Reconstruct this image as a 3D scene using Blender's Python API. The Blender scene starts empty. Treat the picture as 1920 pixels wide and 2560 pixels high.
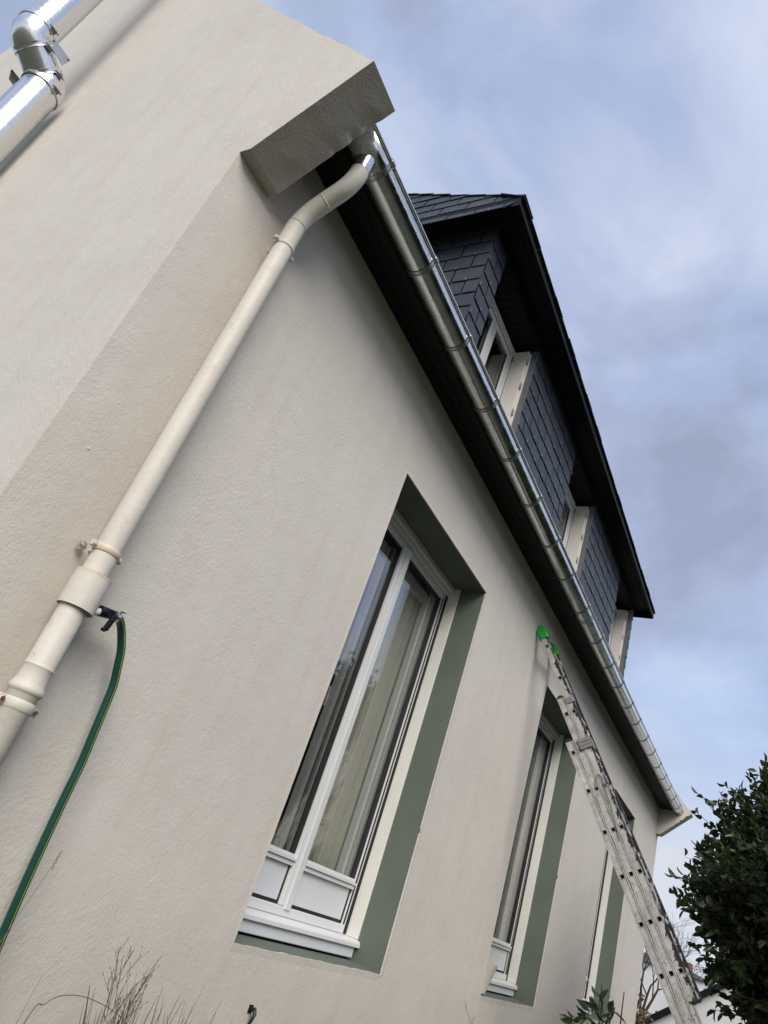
import bpy, bmesh, math, random
import numpy as np
from mathutils import Vector, Matrix, noise as mnoise
rnd = random.Random(7)
nrng = np.random.default_rng(11)
S = bpy.context.scene
COL = S.collection

# ------------------------------------------------------------------ camera
CAM = Vector((-0.80, -1.70, 1.50))
cam = bpy.data.cameras.new("camera"); camo = bpy.data.objects.new("camera", cam); COL.objects.link(camo)
Rm = Matrix(((0.42095482, -0.56254543, -0.71157549), (-0.85186387, 0.02434989, -0.52319694), (0.31164883, 0.82640772, -0.46896192)))
camo.matrix_world = Matrix.Translation(CAM) @ Rm.to_4x4()
cam.sensor_fit = 'VERTICAL'; cam.sensor_height = 24.0; cam.sensor_width = 18.0
cam.lens = 24.0 * 1746.19 / 2560.0
cam.clip_start = 0.05; cam.clip_end = 1500
S.camera = camo
S.render.resolution_x = 768; S.render.resolution_y = 1024

# ------------------------------------------------------------------ sun, sky, exposure
SUN_FROM = Vector((-0.60, -0.535, 0.69)).normalized()
sun = bpy.data.lights.new("sun", 'SUN'); sun.energy = 1.5; sun.angle = math.radians(38); sun.color = (1.0, 0.955, 0.89)
suno = bpy.data.objects.new("sun", sun); COL.objects.link(suno)
suno.rotation_euler = SUN_FROM.to_track_quat('Z', 'Y').to_euler()
W = bpy.data.worlds.new("World"); S.world = W; W.use_nodes = True
nt = W.node_tree; nt.nodes.clear()
def N(t, ty, **k):
    n = t.nodes.new(ty)
    for a, v in k.items():
        if a == 'inp':
            for kk, vv in v.items(): n.inputs[kk].default_value = vv
        else: setattr(n, a, v)
    return n
wo = N(nt, 'ShaderNodeOutputWorld'); bg = N(nt, 'ShaderNodeBackground')
sky = N(nt, 'ShaderNodeTexSky', sky_type='NISHITA', sun_disc=False, sun_elevation=math.asin(SUN_FROM.z),
        sun_rotation=math.atan2(SUN_FROM.x, SUN_FROM.y), air_density=1.0, dust_density=1.6, ozone_density=1.5)
bg.inputs['Strength'].default_value = 0.078
tc = N(nt, 'ShaderNodeTexCoord'); mp = N(nt, 'ShaderNodeMapping'); mp.inputs['Scale'].default_value = (1.0, 1.0, 2.2)
mp.inputs['Location'].default_value = (0.35, 0.2, 0.1)
n1 = N(nt, 'ShaderNodeTexNoise', inp={'Scale': 2.1, 'Detail': 7.0, 'Roughness': 0.52, 'Distortion': 0.25})
n2 = N(nt, 'ShaderNodeTexNoise', inp={'Scale': 2.3, 'Detail': 8.0, 'Roughness': 0.56, 'Distortion': 0.35})
mp2 = N(nt, 'ShaderNodeMapping'); mp2.inputs['Location'].default_value = (5.9, 0.6, 8.8); mp2.inputs['Scale'].default_value = (1, 1, 1.7)
cr1 = N(nt, 'ShaderNodeValToRGB'); cr1.color_ramp.elements[0].position = 0.36; cr1.color_ramp.elements[1].position = 0.60
cr1.color_ramp.elements[0].color = (0.80,) * 3 + (1,); cr1.color_ramp.elements[1].color = (1, 1, 1, 1)
cr2 = N(nt, 'ShaderNodeValToRGB')
el = cr2.color_ramp.elements
el[0].position = 0.33; el[0].color = (1.80, 2.08, 2.85, 1); el[1].position = 0.70; el[1].color = (3.7, 4.05, 4.9, 1)
e = el.new(0.48); e.color = (2.36, 2.78, 3.90, 1)
mx = N(nt, 'ShaderNodeMix', data_type='RGBA')
sc = N(nt, 'ShaderNodeMix', data_type='RGBA', blend_type='MULTIPLY'); sc.inputs[0].default_value = 1.0; sc.inputs[7].default_value = (1.9, 1.85, 1.75, 1)
L = nt.links.new
L(tc.outputs['Generated'], mp.inputs['Vector']); L(mp.outputs[0], n1.inputs['Vector'])
L(tc.outputs['Generated'], mp2.inputs['Vector']); L(mp2.outputs[0], n2.inputs['Vector'])
L(n1.outputs['Fac'], cr1.inputs[0]); L(n2.outputs['Fac'], cr2.inputs[0])
sxyz = N(nt, 'ShaderNodeSeparateXYZ'); L(tc.outputs['Generated'], sxyz.inputs[0])
hz_ = N(nt, 'ShaderNodeMapRange', inp={'From Min': 0.42, 'From Max': 0.12, 'To Min': 0.0, 'To Max': 0.75}); hz_.interpolation_type = 'SMOOTHSTEP'; L(sxyz.outputs[2], hz_.inputs[0])
hmx = N(nt, 'ShaderNodeMix', data_type='RGBA'); hmx.inputs[7].default_value = (4.5, 4.55, 4.75, 1)
hn = N(nt, 'ShaderNodeMath', operation='MULTIPLY'); hn2 = N(nt, 'ShaderNodeMapRange', inp={'From Min': 0.38, 'From Max': 0.56, 'To Min': 0.25, 'To Max': 1.0}); L(n1.outputs['Fac'], hn2.inputs[0])
L(hz_.outputs[0], hn.inputs[0]); L(hn2.outputs[0], hn.inputs[1]); L(hn.outputs[0], hmx.inputs[0]); L(cr2.outputs[0], hmx.inputs[6])
L(sky.outputs[0], sc.inputs[6]); L(sc.outputs[2], mx.inputs[6]); L(hmx.outputs[2], mx.inputs[7]); L(cr1.outputs[0], mx.inputs[0])
L(mx.outputs[2], bg.inputs['Color']); L(bg.outputs[0], wo.inputs['Surface'])
S.view_settings.view_transform = 'Standard'; S.view_settings.look = 'None'
S.view_settings.exposure = 1.27; S.view_settings.gamma = 1.0; S.view_settings.use_curve_mapping = False
S.render.engine = 'CYCLES'

# ------------------------------------------------------------------ materials
def newmat(name):
    m = bpy.data.materials.new(name); m.use_nodes = True
    t = m.node_tree; b = t.nodes['Principled BSDF']; return m, t, b
def noise_node(t, scale, detail=4, rough=0.55, vec=None, dist=0.0):
    n = N(t, 'ShaderNodeTexNoise', inp={'Scale': scale, 'Detail': detail, 'Roughness': rough, 'Distortion': dist})
    if vec is None:
        c = N(t, 'ShaderNodeTexCoord'); vec = c.outputs['Object']
    t.links.new(vec, n.inputs['Vector']); return n
def ramp(t, src, stops):
    r = N(t, 'ShaderNodeValToRGB'); e = r.color_ramp.elements
    e[0].position, e[0].color = stops[0][0], tuple(stops[0][1]) + (1,)
    e[1].position, e[1].color = stops[-1][0], tuple(stops[-1][1]) + (1,)
    for p, c in stops[1:-1]:
        x = e.new(p); x.color = tuple(c) + (1,)
    t.links.new(src, r.inputs[0]); return r.outputs[0]
def mixc(t, f, a, b, blend='MIX'):
    m = N(t, 'ShaderNodeMix', data_type='RGBA', blend_type=blend)
    for i, v in ((0, f), (6, a), (7, b)):
        if hasattr(v, 'links'): t.links.new(v, m.inputs[i])
        else: m.inputs[i].default_value = v if i == 0 else (tuple(v) + (1,) if len(v) == 3 else v)
    return m.outputs[2]
def mathn(t, op, a, b=0.0, clamp=False):
    m = N(t, 'ShaderNodeMath', operation=op, use_clamp=clamp)
    for i, v in ((0, a), (1, b)):
        if hasattr(v, 'links'): t.links.new(v, m.inputs[i])
        else: m.inputs[i].default_value = v
    return m.outputs[0]
def bumpn(t, b, h, strength, dist):
    n = N(t, 'ShaderNodeBump', inp={'Strength': strength, 'Distance': dist}); t.links.new(h, n.inputs['Height'])
    t.links.new(n.outputs[0], b.inputs['Normal'])
def simple(name, col, rough=0.5, metal=0.0, var=0.08, vscale=6.0, bump=0.0, bscale=60, spec=0.5, rvar=0.0):
    m, t, b = newmat(name)
    n = noise_node(t, vscale, 5, 0.6)
    lo = [max(0, c * (1 - var)) for c in col]; hi = [c * (1 + var) for c in col]
    t.links.new(ramp(t, n.outputs['Fac'], [(0.3, lo), (0.7, hi)]), b.inputs['Base Color'])
    b.inputs['Roughness'].default_value = rough; b.inputs['Metallic'].default_value = metal
    b.inputs['Specular IOR Level'].default_value = spec
    if rvar:
        n3 = noise_node(t, vscale * 2.7, 5, 0.6)
        t.links.new(ramp(t, n3.outputs['Fac'], [(0.3, [rough - rvar] * 3), (0.7, [rough + rvar] * 3)]), b.inputs['Roughness'])
    if bump:
        n2 = noise_node(t, bscale, 4, 0.6); bumpn(t, b, n2.outputs['Fac'], bump, 0.004)
    return m

def stucco_mat(name, col, stain=False, bs=0.62):
    m, t, b = newmat(name)
    c = N(t, 'ShaderNodeTexCoord'); P = c.outputs['Object']
    big = noise_node(t, 0.9, 5, 0.6, P); mid = noise_node(t, 5.0, 6, 0.65, P)
    c1 = ramp(t, big.outputs['Fac'], [(0.3, [x * 0.95 for x in col]), (0.7, [x * 1.03 for x in col])])
    c2 = ramp(t, mid.outputs['Fac'], [(0.3, (0.95, 0.945, 0.935)), (0.62, (1.0, 1.0, 1.0))])
    base = mixc(t, 1.0, c1, c2, 'MULTIPLY')
    # rare dark specks and pinholes
    sp = noise_node(t, 42, 2, 0.4, P)
    base = mixc(t, ramp(t, sp.outputs['Fac'], [(0.775, (0, 0, 0)), (0.80, (0.45, 0.45, 0.45))]), base, (0.16, 0.13, 0.10))
    stv = N(t, 'ShaderNodeMapping'); stv.inputs['Scale'].default_value = (7, 7, 0.45); t.links.new(P, stv.inputs[0])
    sk_ = noise_node(t, 1.6, 6, 0.62, stv.outputs[0])       # faint rain streaks
    base = mixc(t, 1.0, base, ramp(t, sk_.outputs['Fac'], [(0.30, (0.955, 0.947, 0.932)), (0.50, (1.0, 1.0, 1.0))]), 'MULTIPLY')
    wv = noise_node(t, 1.7, 6, 0.6, P); wm = N(t, 'ShaderNodeVectorMath', operation='MULTIPLY_ADD'); t.links.new(wv.outputs['Color'], wm.inputs[0]); wm.inputs[1].default_value = (0.5, 0.5, 0.5); t.links.new(P, wm.inputs[2])
    ve = N(t, 'ShaderNodeTexVoronoi', feature='DISTANCE_TO_EDGE', inp={'Scale': 0.75}); t.links.new(wm.outputs[0], ve.inputs['Vector'])
    cm = noise_node(t, 0.8, 2, 0.5, P)                      # hairline cracks, only here and there
    cf = mathn(t, 'MULTIPLY', ramp(t, ve.outputs['Distance'], [(0.0008, (1, 1, 1)), (0.0022, (0, 0, 0))]), ramp(t, cm.outputs['Fac'], [(0.52, (0, 0, 0)), (0.66, (0.22,) * 3)]))
    base = mixc(t, cf, base, (0.30, 0.27, 0.23))
    if stain:   # dirt that has run down beside the downpipe and between it and the house corner
        sx = N(t, 'ShaderNodeSeparateXYZ'); t.links.new(P, sx.inputs[0])
        up = N(t, 'ShaderNodeMapRange', inp={'From Min': 0.07, 'From Max': 0.26, 'To Min': 0.0, 'To Max': 1.0}); t.links.new(sx.outputs[0], up.inputs[0])
        dn = N(t, 'ShaderNodeMapRange', inp={'From Min': 0.27, 'From Max': 0.36, 'To Min': 1.0, 'To Max': 0.0}); t.links.new(sx.outputs[0], dn.inputs[0])
        fr = N(t, 'ShaderNodeMapRange', inp={'From Min': 0.02, 'From Max': 0.0, 'To Min': 0.0, 'To Max': 1.0}); t.links.new(sx.outputs[1], fr.inputs[0])
        st = N(t, 'ShaderNodeMapping'); st.inputs['Scale'].default_value = (9, 9, 1.3); t.links.new(P, st.inputs[0])
        sn = noise_node(t, 1.3, 5, 0.6, st.outputs[0])
        f = mathn(t, 'MULTIPLY', mathn(t, 'MULTIPLY', up.outputs[0], dn.outputs[0]), mathn(t, 'MULTIPLY', fr.outputs[0], sn.outputs['Fac']))
        base = mixc(t, mathn(t, 'MULTIPLY', f, 0.6, True), base, (0.42, 0.345, 0.25))
        # damp grey bloom near the foot of the wall
        lo = N(t, 'ShaderNodeMapRange', inp={'From Min': 1.32, 'From Max': 1.02, 'To Min': 0.0, 'To Max': 0.6}); t.links.new(sx.outputs[2], lo.inputs[0])
        dn2 = noise_node(t, 3.1, 6, 0.7, P)
        base = mixc(t, mathn(t, 'MULTIPLY', lo.outputs[0], dn2.outputs['Fac']), base, (0.40, 0.37, 0.30))
    t.links.new(base, b.inputs['Base Color'])
    b.inputs['Roughness'].default_value = 0.85; b.inputs['Specular IOR Level'].default_value = 0.25
    mp = N(t, 'ShaderNodeMapping'); mp.inputs['Scale'].default_value = (1.0, 1.0, 0.55); mp.inputs['Rotation'].default_value = (0, 0.5, 0)
    t.links.new(P, mp.inputs[0])
    f1 = noise_node(t, 125, 4, 0.6, mp.outputs[0]); f2 = noise_node(t, 260, 2, 0.5, P); f3 = noise_node(t, 14, 4, 0.6, P)
    msk = noise_node(t, 2.3, 3, 0.5, P)
    h = mathn(t, 'ADD', mathn(t, 'MULTIPLY', f1.outputs['Fac'], ramp(t, msk.outputs['Fac'], [(0.35, (0.3,) * 3), (0.65, (1.0,) * 3)])),
              mathn(t, 'ADD', mathn(t, 'MULTIPLY', f2.outputs['Fac'], 0.35), mathn(t, 'MULTIPLY', f3.outputs['Fac'], 1.0)))
    # trowel blobs
    v = N(t, 'ShaderNodeTexVoronoi', inp={'Scale': 7.0}); t.links.new(P, v.inputs['Vector'])
    h = mathn(t, 'ADD', h, ramp(t, v.outputs['Distance'], [(0.01, (0.8,) * 3), (0.045, (0.0,) * 3)]))
    bumpn(t, b, h, bs, 0.0038 if bs < 0.7 else 0.007)
    return m
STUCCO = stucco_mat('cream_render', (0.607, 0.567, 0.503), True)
ROUGH_SHADED = stucco_mat('rough_shaded_render', (0.44, 0.405, 0.355), False, 1.0)  # coarser copy of the wall render, darkened to carry the underside's shade
GREEN = simple('sage_paint', (0.105, 0.124, 0.098), 0.7, var=0.10, vscale=3, bump=0.25, bscale=90)
WHITE = simple('white_upvc', (0.66, 0.66, 0.65), 0.35, var=0.03, vscale=4)
CREAMW = simple('aged_white_paint', (0.66, 0.645, 0.585), 0.5, var=0.05, vscale=7, bump=0.1)
PANELM = simple('white_panel', (0.62, 0.635, 0.65), 0.45, var=0.02)
BLACK = simple('black_rubber', (0.012, 0.012, 0.013), 0.6)
BLACKPL = simple('black_plastic', (0.008, 0.0085, 0.01), 0.4, var=0.2, spec=0.3)
SOFFIT = simple('dark_brown_board', (0.006, 0.0055, 0.0055), 0.55, var=0.25, vscale=9, spec=0.18)
FASCIA = simple('dark_metal_trim', (0.007, 0.0075, 0.009), 0.5, var=0.2, spec=0.18)
def pvc_mat():
    m, t, b = newmat('painted_cream_pipe'); c = N(t, 'ShaderNodeTexCoord'); P = c.outputs['Object']
    a = noise_node(t, 5, 5, 0.6, P); col = ramp(t, a.outputs['Fac'], [(0.3, (0.57, 0.525, 0.445)), (0.7, (0.64, 0.60, 0.52))])
    d = noise_node(t, 17, 7, 0.72, P); col = mixc(t, ramp(t, d.outputs['Fac'], [(0.56, (0, 0, 0)), (0.72, (0.5,) * 3)]), col, (0.40, 0.345, 0.26))
    e2 = noise_node(t, 60, 3, 0.5, P); col = mixc(t, ramp(t, e2.outputs['Fac'], [(0.735, (0, 0, 0)), (0.77, (0.5,) * 3)]), col, (0.14, 0.12, 0.10))
    t.links.new(col, b.inputs['Base Color']); b.inputs['Roughness'].default_value = 0.52; b.inputs['Specular IOR Level'].default_value = 0.35
    h = noise_node(t, 26, 5, 0.65, P); bumpn(t, b, h.outputs['Fac'], 0.32, 0.004); return m
PVC = pvc_mat()
BAND = simple('beige_clip', (0.60, 0.49, 0.385), 0.5)
CREAMSH = simple('beige_shutter', (0.58, 0.555, 0.50), 0.4, var=0.03)
RUST = simple('rust', (0.16, 0.05, 0.02), 0.8, var=0.4, vscale=60)
STEEL = simple('bright_steel', (0.70, 0.70, 0.72), 0.25, 1.0, var=0.05)
STRAPM = simple('strap_zinc', (0.42, 0.43, 0.43), 0.35, 0.9, var=0.1, vscale=12)
DULLZ = simple('dull_zinc', (0.13, 0.135, 0.14), 0.5, 0.3, var=0.15, vscale=8)
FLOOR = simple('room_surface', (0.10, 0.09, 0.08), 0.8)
PADG = simple('green_tape', (0.02, 0.36, 0.05), 0.22, var=0.25, vscale=25, bump=0.5, bscale=40)
ADHES = simple('grey_plastic', (0.20, 0.185, 0.17), 0.55, var=0.15, vscale=20)
BRICK = simple('red_brick', (0.22, 0.09, 0.06), 0.85, var=0.25, vscale=8)
WALLW = simple('white_wall', (0.60, 0.60, 0.60), 0.85, var=0.06, vscale=1.5, bump=0.2)
POTM = simple('cream_pot', (0.55, 0.51, 0.43), 0.6, var=0.06)
BARK = simple('bark', (0.055, 0.045, 0.036), 0.9, var=0.3, vscale=20, bump=0.5)
DRY = simple('dry_stem', (0.13, 0.10, 0.07), 0.85, var=0.35, vscale=30)
DRYG = simple('dry_grass', (0.15, 0.135, 0.065), 0.8, var=0.4, vscale=25)
LAWN = simple('lawn', (0.058, 0.064, 0.038), 0.9, var=0.4, vscale=1.7, bump=0.8, bscale=60)

def zinc_mat():
    m, t, b = newmat('galvanised_zinc'); c = N(t, 'ShaderNodeTexCoord'); P = c.outputs['Object']
    a = noise_node(t, 14, 6, 0.65, P); v = N(t, 'ShaderNodeTexVoronoi', inp={'Scale': 55.0}); t.links.new(P, v.inputs['Vector'])
    col = ramp(t, a.outputs['Fac'], [(0.3, (0.56, 0.57, 0.57)), (0.7, (0.74, 0.75, 0.76))])
    sp = noise_node(t, 70, 3, 0.5, P)
    col = mixc(t, ramp(t, sp.outputs['Fac'], [(0.64, (0, 0, 0)), (0.70, (0.7,) * 3)]), col, (0.16, 0.155, 0.14))
    t.links.new(col, b.inputs['Base Color']); b.inputs['Metallic'].default_value = 1.0
    t.links.new(ramp(t, a.outputs['Fac'], [(0.3, (0.12,) * 3), (0.7, (0.25,) * 3)]), b.inputs['Roughness'])
    bumpn(t, b, a.outputs['Fac'], 0.10, 0.01); return m
ZINC = zinc_mat()
def flue_mat():
    m, t, b = newmat('brushed_stainless'); c = N(t, 'ShaderNodeTexCoord')
    mp = N(t, 'ShaderNodeMapping'); mp.inputs['Scale'].default_value = (6, 6, 60); t.links.new(c.outputs['Object'], mp.inputs[0])
    a = noise_node(t, 3, 4, 0.6, mp.outputs[0])
    b.inputs['Base Color'].default_value = (0.72, 0.72, 0.73, 1); b.inputs['Metallic'].default_value = 1.0
    t.links.new(ramp(t, a.outputs['Fac'], [(0.3, (0.17,) * 3), (0.7, (0.30,) * 3)]), b.inputs['Roughness']); return m
FLUE = flue_mat()
def slate_mat():
    m, t, b = newmat('slate'); c = N(t, 'ShaderNodeTexCoord'); P = c.outputs['Object']
    oi = N(t, 'ShaderNodeObjectInfo'); a = noise_node(t, 9, 6, 0.65, P)
    c1 = ramp(t, a.outputs['Fac'], [(0.3, (0.025, 0.031, 0.041)), (0.7, (0.038, 0.045, 0.057))])
    c2 = ramp(t, oi.outputs['Random'], [(0.0, (0.80, 0.82, 0.85)), (1.0, (1.18, 1.16, 1.14))])
    col = mixc(t, 1.0, c1, c2, 'MULTIPLY')
    ch = noise_node(t, 23, 6, 0.75, P); pick = ramp(t, oi.outputs['Random'], [(0.86, (0, 0, 0)), (0.88, (1, 1, 1))])
    f = mathn(t, 'MULTIPLY', ramp(t, ch.outputs['Fac'], [(0.55, (0, 0, 0)), (0.75, (0.55,) * 3)]), pick)
    col = mixc(t, f, col, (0.17, 0.17, 0.16))
    t.links.new(col, b.inputs['Base Color']); b.inputs['Roughness'].default_value = 0.5; b.inputs['Specular IOR Level'].default_value = 0.45
    mp = N(t, 'ShaderNodeMapping'); mp.inputs['Scale'].default_value = (1, 1, 0.4); t.links.new(P, mp.inputs[0])
    g = noise_node(t, 60, 5, 0.65, mp.outputs[0]); bumpn(t, b, g.outputs['Fac'], 0.35, 0.002); return m
SLATE = slate_mat()
def glass_mat():
    m = bpy.data.materials.new('window_glass'); m.use_nodes = True; t = m.node_tree; t.nodes.clear()
    o = N(t, 'ShaderNodeOutputMaterial'); tr = N(t, 'ShaderNodeBsdfTransparent'); tr.inputs[0].default_value = (0.90, 0.905, 0.90, 1)
    gl = N(t, 'ShaderNodeBsdfGlossy'); gl.inputs['Roughness'].default_value = 0.005
    lw = N(t, 'ShaderNodeLayerWeight'); lw.inputs['Blend'].default_value = 0.5
    fz = mathn(t, 'ADD', mathn(t, 'MULTIPLY', mathn(t, 'POWER', lw.outputs['Facing'], 4.0), 0.75), 0.21)
    c = N(t, 'ShaderNodeTexCoord'); w = noise_node(t, 1.4, 2, 0.5, c.outputs['Object'])
    bp = N(t, 'ShaderNodeBump', inp={'Strength': 0.05, 'Distance': 0.02}); t.links.new(w.outputs['Fac'], bp.inputs['Height'])
    t.links.new(bp.outputs[0], gl.inputs['Normal'])
    mx = N(t, 'ShaderNodeMixShader'); t.links.new(fz, mx.inputs[0]); t.links.new(tr.outputs[0], mx.inputs[1]); t.links.new(gl.outputs[0], mx.inputs[2])
    t.links.new(mx.outputs[0], o.inputs[0]); return m
GLASS = glass_mat()
def curtain_mat():
    m, t, b = newmat('linen_curtain'); c = N(t, 'ShaderNodeTexCoord'); P = c.outputs['Object']
    mp = N(t, 'ShaderNodeMapping'); mp.inputs['Scale'].default_value = (20, 20, 260); t.links.new(P, mp.inputs[0])
    a = noise_node(t, 2, 3, 0.6, mp.outputs[0])
    t.links.new(ramp(t, a.outputs['Fac'], [(0.3, (0.62, 0.60, 0.50)), (0.7, (0.78, 0.76, 0.66))]), b.inputs['Base Color'])
    b.inputs['Roughness'].default_value = 0.9; return m
CURTAIN = curtain_mat()
def alu_mat(name, heavy):
    m, t, b = newmat(name); c = N(t, 'ShaderNodeTexCoord'); P = c.outputs['Object']
    a = noise_node(t, 9, 7, 0.7, P)
    col = ramp(t, a.outputs['Fac'], [(0.28, (0.30, 0.28, 0.25)), (0.5, (0.47, 0.45, 0.42)), (0.72, (0.62, 0.60, 0.57))])
    s = noise_node(t, 46, 4, 0.7, P, 1.5)
    col = mixc(t, ramp(t, s.outputs['Fac'], [(0.55, (0, 0, 0)), (0.63, (0.8,) * 3)]), col, (0.20, 0.185, 0.165))
    mp = N(t, 'ShaderNodeMapping'); mp.inputs['Scale'].default_value = (1, 1.2, 0.5); mp.inputs['Rotation'].default_value = (0.9, 0, 0); t.links.new(P, mp.inputs[0])
    d = noise_node(t, 13, 6, 0.72, mp.outputs[0], 0.6)
    if heavy:     # dark paint gathers on the outer edge of the fly section
        dt = N(t, 'ShaderNodeVectorMath', operation='DOT_PRODUCT'); t.links.new(P, dt.inputs[0]); dt.inputs[1].default_value = (0.0, 0.8499, -0.5269)
        mr = N(t, 'ShaderNodeMapRange', inp={'From Min': -1.887 - 0.024, 'From Max': -1.887 + 0.010, 'To Min': 0.14, 'To Max': -0.10}); t.links.new(dt.outputs['Value'], mr.inputs[0])
        paint = ramp(t, mathn(t, 'ADD', d.outputs['Fac'], mr.outputs[0]), [(0.53, (0, 0, 0)), (0.56, (1, 1, 1))])
    else:
        paint = ramp(t, d.outputs['Fac'], [(0.635, (0, 0, 0)), (0.665, (1, 1, 1))])
    col = mixc(t, paint, col, (0.035, 0.034, 0.037))
    w = noise_node(t, 8, 5, 0.65, P); wf = ramp(t, w.outputs['Fac'], [(0.69, (0, 0, 0)), (0.71, (1, 1, 1))])
    col = mixc(t, wf, col, (0.66, 0.63, 0.57))
    t.links.new(col, b.inputs['Base Color'])
    b.inputs['Metallic'].default_value = 0.25; b.inputs['Roughness'].default_value = 0.48
    bumpn(t, b, a.outputs['Fac'], 0.15, 0.003); return m
ALU = alu_mat('dirty_aluminium', False); ALUP = alu_mat('paint_splashed_aluminium', True)
def leaf_mat(name, a, b2, rough=0.38, trans=0.12):
    m, t, b = newmat(name); c = N(t, 'ShaderNodeTexCoord'); n = noise_node(t, 5, 4, 0.6, c.outputs['Object'])
    g = N(t, 'ShaderNodeNewGeometry')
    f = mathn(t, 'ADD', mathn(t, 'MULTIPLY', n.outputs['Fac'], 0.6), mathn(t, 'MULTIPLY', g.outputs['Random Per Island'], 0.4))
    t.links.new(ramp(t, f, [(0.3, a), (0.72, b2)]), b.inputs['Base Color']); b.inputs['Roughness'].default_value = rough
    b.inputs['Specular IOR Level'].default_value = 0.4
    tl = N(t, 'ShaderNodeBsdfTranslucent'); tl.inputs[0].default_value = (0.12, 0.18, 0.03, 1)
    mxs = N(t, 'ShaderNodeMixShader'); mxs.inputs[0].default_value = trans
    o = t.nodes['Material Output']; t.links.new(b.outputs[0], mxs.inputs[1]); t.links.new(tl.outputs[0], mxs.inputs[2]); t.links.new(mxs.outputs[0], o.inputs[0]); return m
LEAF = leaf_mat('dark_evergreen_leaf', (0.009, 0.019, 0.008), (0.042, 0.060, 0.018))
LEAF2 = leaf_mat('shrub_leaf', (0.014, 0.026, 0.010), (0.036, 0.048, 0.020))
LEAFB = leaf_mat('brown_leaf', (0.07, 0.05, 0.025), (0.14, 0.10, 0.05), 0.7)
HOSE = simple('green_hose', (0.005, 0.052, 0.036), 0.35, var=0.12, vscale=20)
YEL = simple('yellow_stripe', (0.34, 0.34, 0.05), 0.4)

# ------------------------------------------------------------------ mesh helpers
class MB:
    def __init__(self): self.v = []; self.f = []
    def add(self, vs, fs):
        o = len(self.v); self.v += [tuple(p) for p in vs]; self.f += [tuple(i + o for i in f) for f in fs]; return self
    def box(self, x0, x1, y0, y1, z0, z1):
        return self.add([(x0, y0, z0), (x1, y0, z0), (x1, y1, z0), (x0, y1, z0), (x0, y0, z1), (x1, y0, z1), (x1, y1, z1), (x0, y1, z1)],
                        [(0, 3, 2, 1), (4, 5, 6, 7), (0, 1, 5, 4), (1, 2, 6, 5), (2, 3, 7, 6), (3, 0, 4, 7)])
    def obox(self, o, a, b, c):
        o, a, b, c = map(Vector, (o, a, b, c))
        p = [o, o + a, o + a + b, o + b]; return self.add(p + [q + c for q in p], [(0, 3, 2, 1), (4, 5, 6, 7), (0, 1, 5, 4), (1, 2, 6, 5), (2, 3, 7, 6), (3, 0, 4, 7)])
    def quad(self, *p): return self.add(p, [tuple(range(len(p)))])
    def prism_x(self, prof, x0, x1):
        n = len(prof); return self.add([(x0, y, z) for y, z in prof] + [(x1, y, z) for y, z in prof],
            [tuple(range(n)), tuple(range(2 * n - 1, n - 1, -1))] + [(i, i + n, (i + 1) % n + n, (i + 1) % n) for i in range(n)])
    def tube(self, pts, r, seg=12, cap=True, ref=None, a0=0, a1=None):
        P = [Vector(p) for p in pts]; n = len(P); rs = r if hasattr(r, '__len__') else [r] * n
        T = [((P[min(i + 1, n - 1)] - P[max(i - 1, 0)]).normalized()) for i in range(n)]
        u = Vector(ref) if ref else (Vector((0, 0, 1)) if abs(T[0].z) < 0.9 else Vector((1, 0, 0)))
        vs = []; full = a1 is None; k = seg if full else seg + 1
        for i in range(n):
            u = (u - T[i] * u.dot(T[i])).normalized(); w = T[i].cross(u)
            for j in range(k):
                a = a0 + (2 * math.pi * j / seg if full else (a1 - a0) * j / seg)
                vs.append(P[i] + (u * math.cos(a) + w * math.sin(a)) * rs[i])
        fs = []
        for i in range(n - 1):
            for j in range(k if full else k - 1):
                j2 = (j + 1) % k; fs.append((i * k + j, i * k + j2, (i + 1) * k + j2, (i + 1) * k + j))
        if cap and full: fs += [tuple(range(k - 1, -1, -1)), tuple(range((n - 1) * k, n * k))]
        return self.add(vs, fs)
    def build(self, name, mat, parent=None, smooth=False, bevel=0.0, **props):
        me = bpy.data.meshes.new(name); me.from_pydata(self.v, [], self.f); me.materials.append(mat)
        bm = bmesh.new(); bm.from_mesh(me); bmesh.ops.recalc_face_normals(bm, faces=bm.faces); bm.to_mesh(me); bm.free()
        if smooth:
            me.polygons.foreach_set('use_smooth', [True] * len(me.polygons))
            try: me.set_sharp_from_angle(angle=math.radians(40))
            except Exception: pass
        o = bpy.data.objects.new(name, me); COL.objects.link(o)
        if parent: o.parent = parent
        if bevel:
            bv = o.modifiers.new('bevel', 'BEVEL'); bv.width = bevel; bv.segments = 2; bv.limit_method = 'ANGLE'
        for k, v in props.items(): o[k] = v
        return o
def thing(name, label, cat, loc=(0, 0, 0), group=None):
    o = bpy.data.objects.new(name, None); COL.objects.link(o); o.empty_display_size = 0.1
    o['label'] = label; o['category'] = cat
    if group: o['group'] = group
    return o
def tagged(o, label, cat, group=None):
    o['label'] = label; o['category'] = cat
    if group: o['group'] = group
    return o
def lerp(a, b, t): return a + (b - a) * t
def raw_mesh(name, V, F, mat, parent=None, smooth=False, **props):
    me = bpy.data.meshes.new(name); V = np.asarray(V, np.float32); F = np.asarray(F, np.int32); k = F.shape[1]
    me.vertices.add(len(V)); me.vertices.foreach_set('co', V.ravel())
    me.loops.add(F.size); me.loops.foreach_set('vertex_index', F.ravel())
    me.polygons.add(len(F)); me.polygons.foreach_set('loop_start', np.arange(0, F.size, k, dtype=np.int32))
    if smooth: me.polygons.foreach_set('use_smooth', np.ones(len(F), bool))
    me.update(calc_edges=True); me.materials.append(mat)
    o = bpy.data.objects.new(name, me); COL.objects.link(o)
    if parent: o.parent = parent
    for kk, v in props.items(): o[kk] = v
    return o

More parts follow.
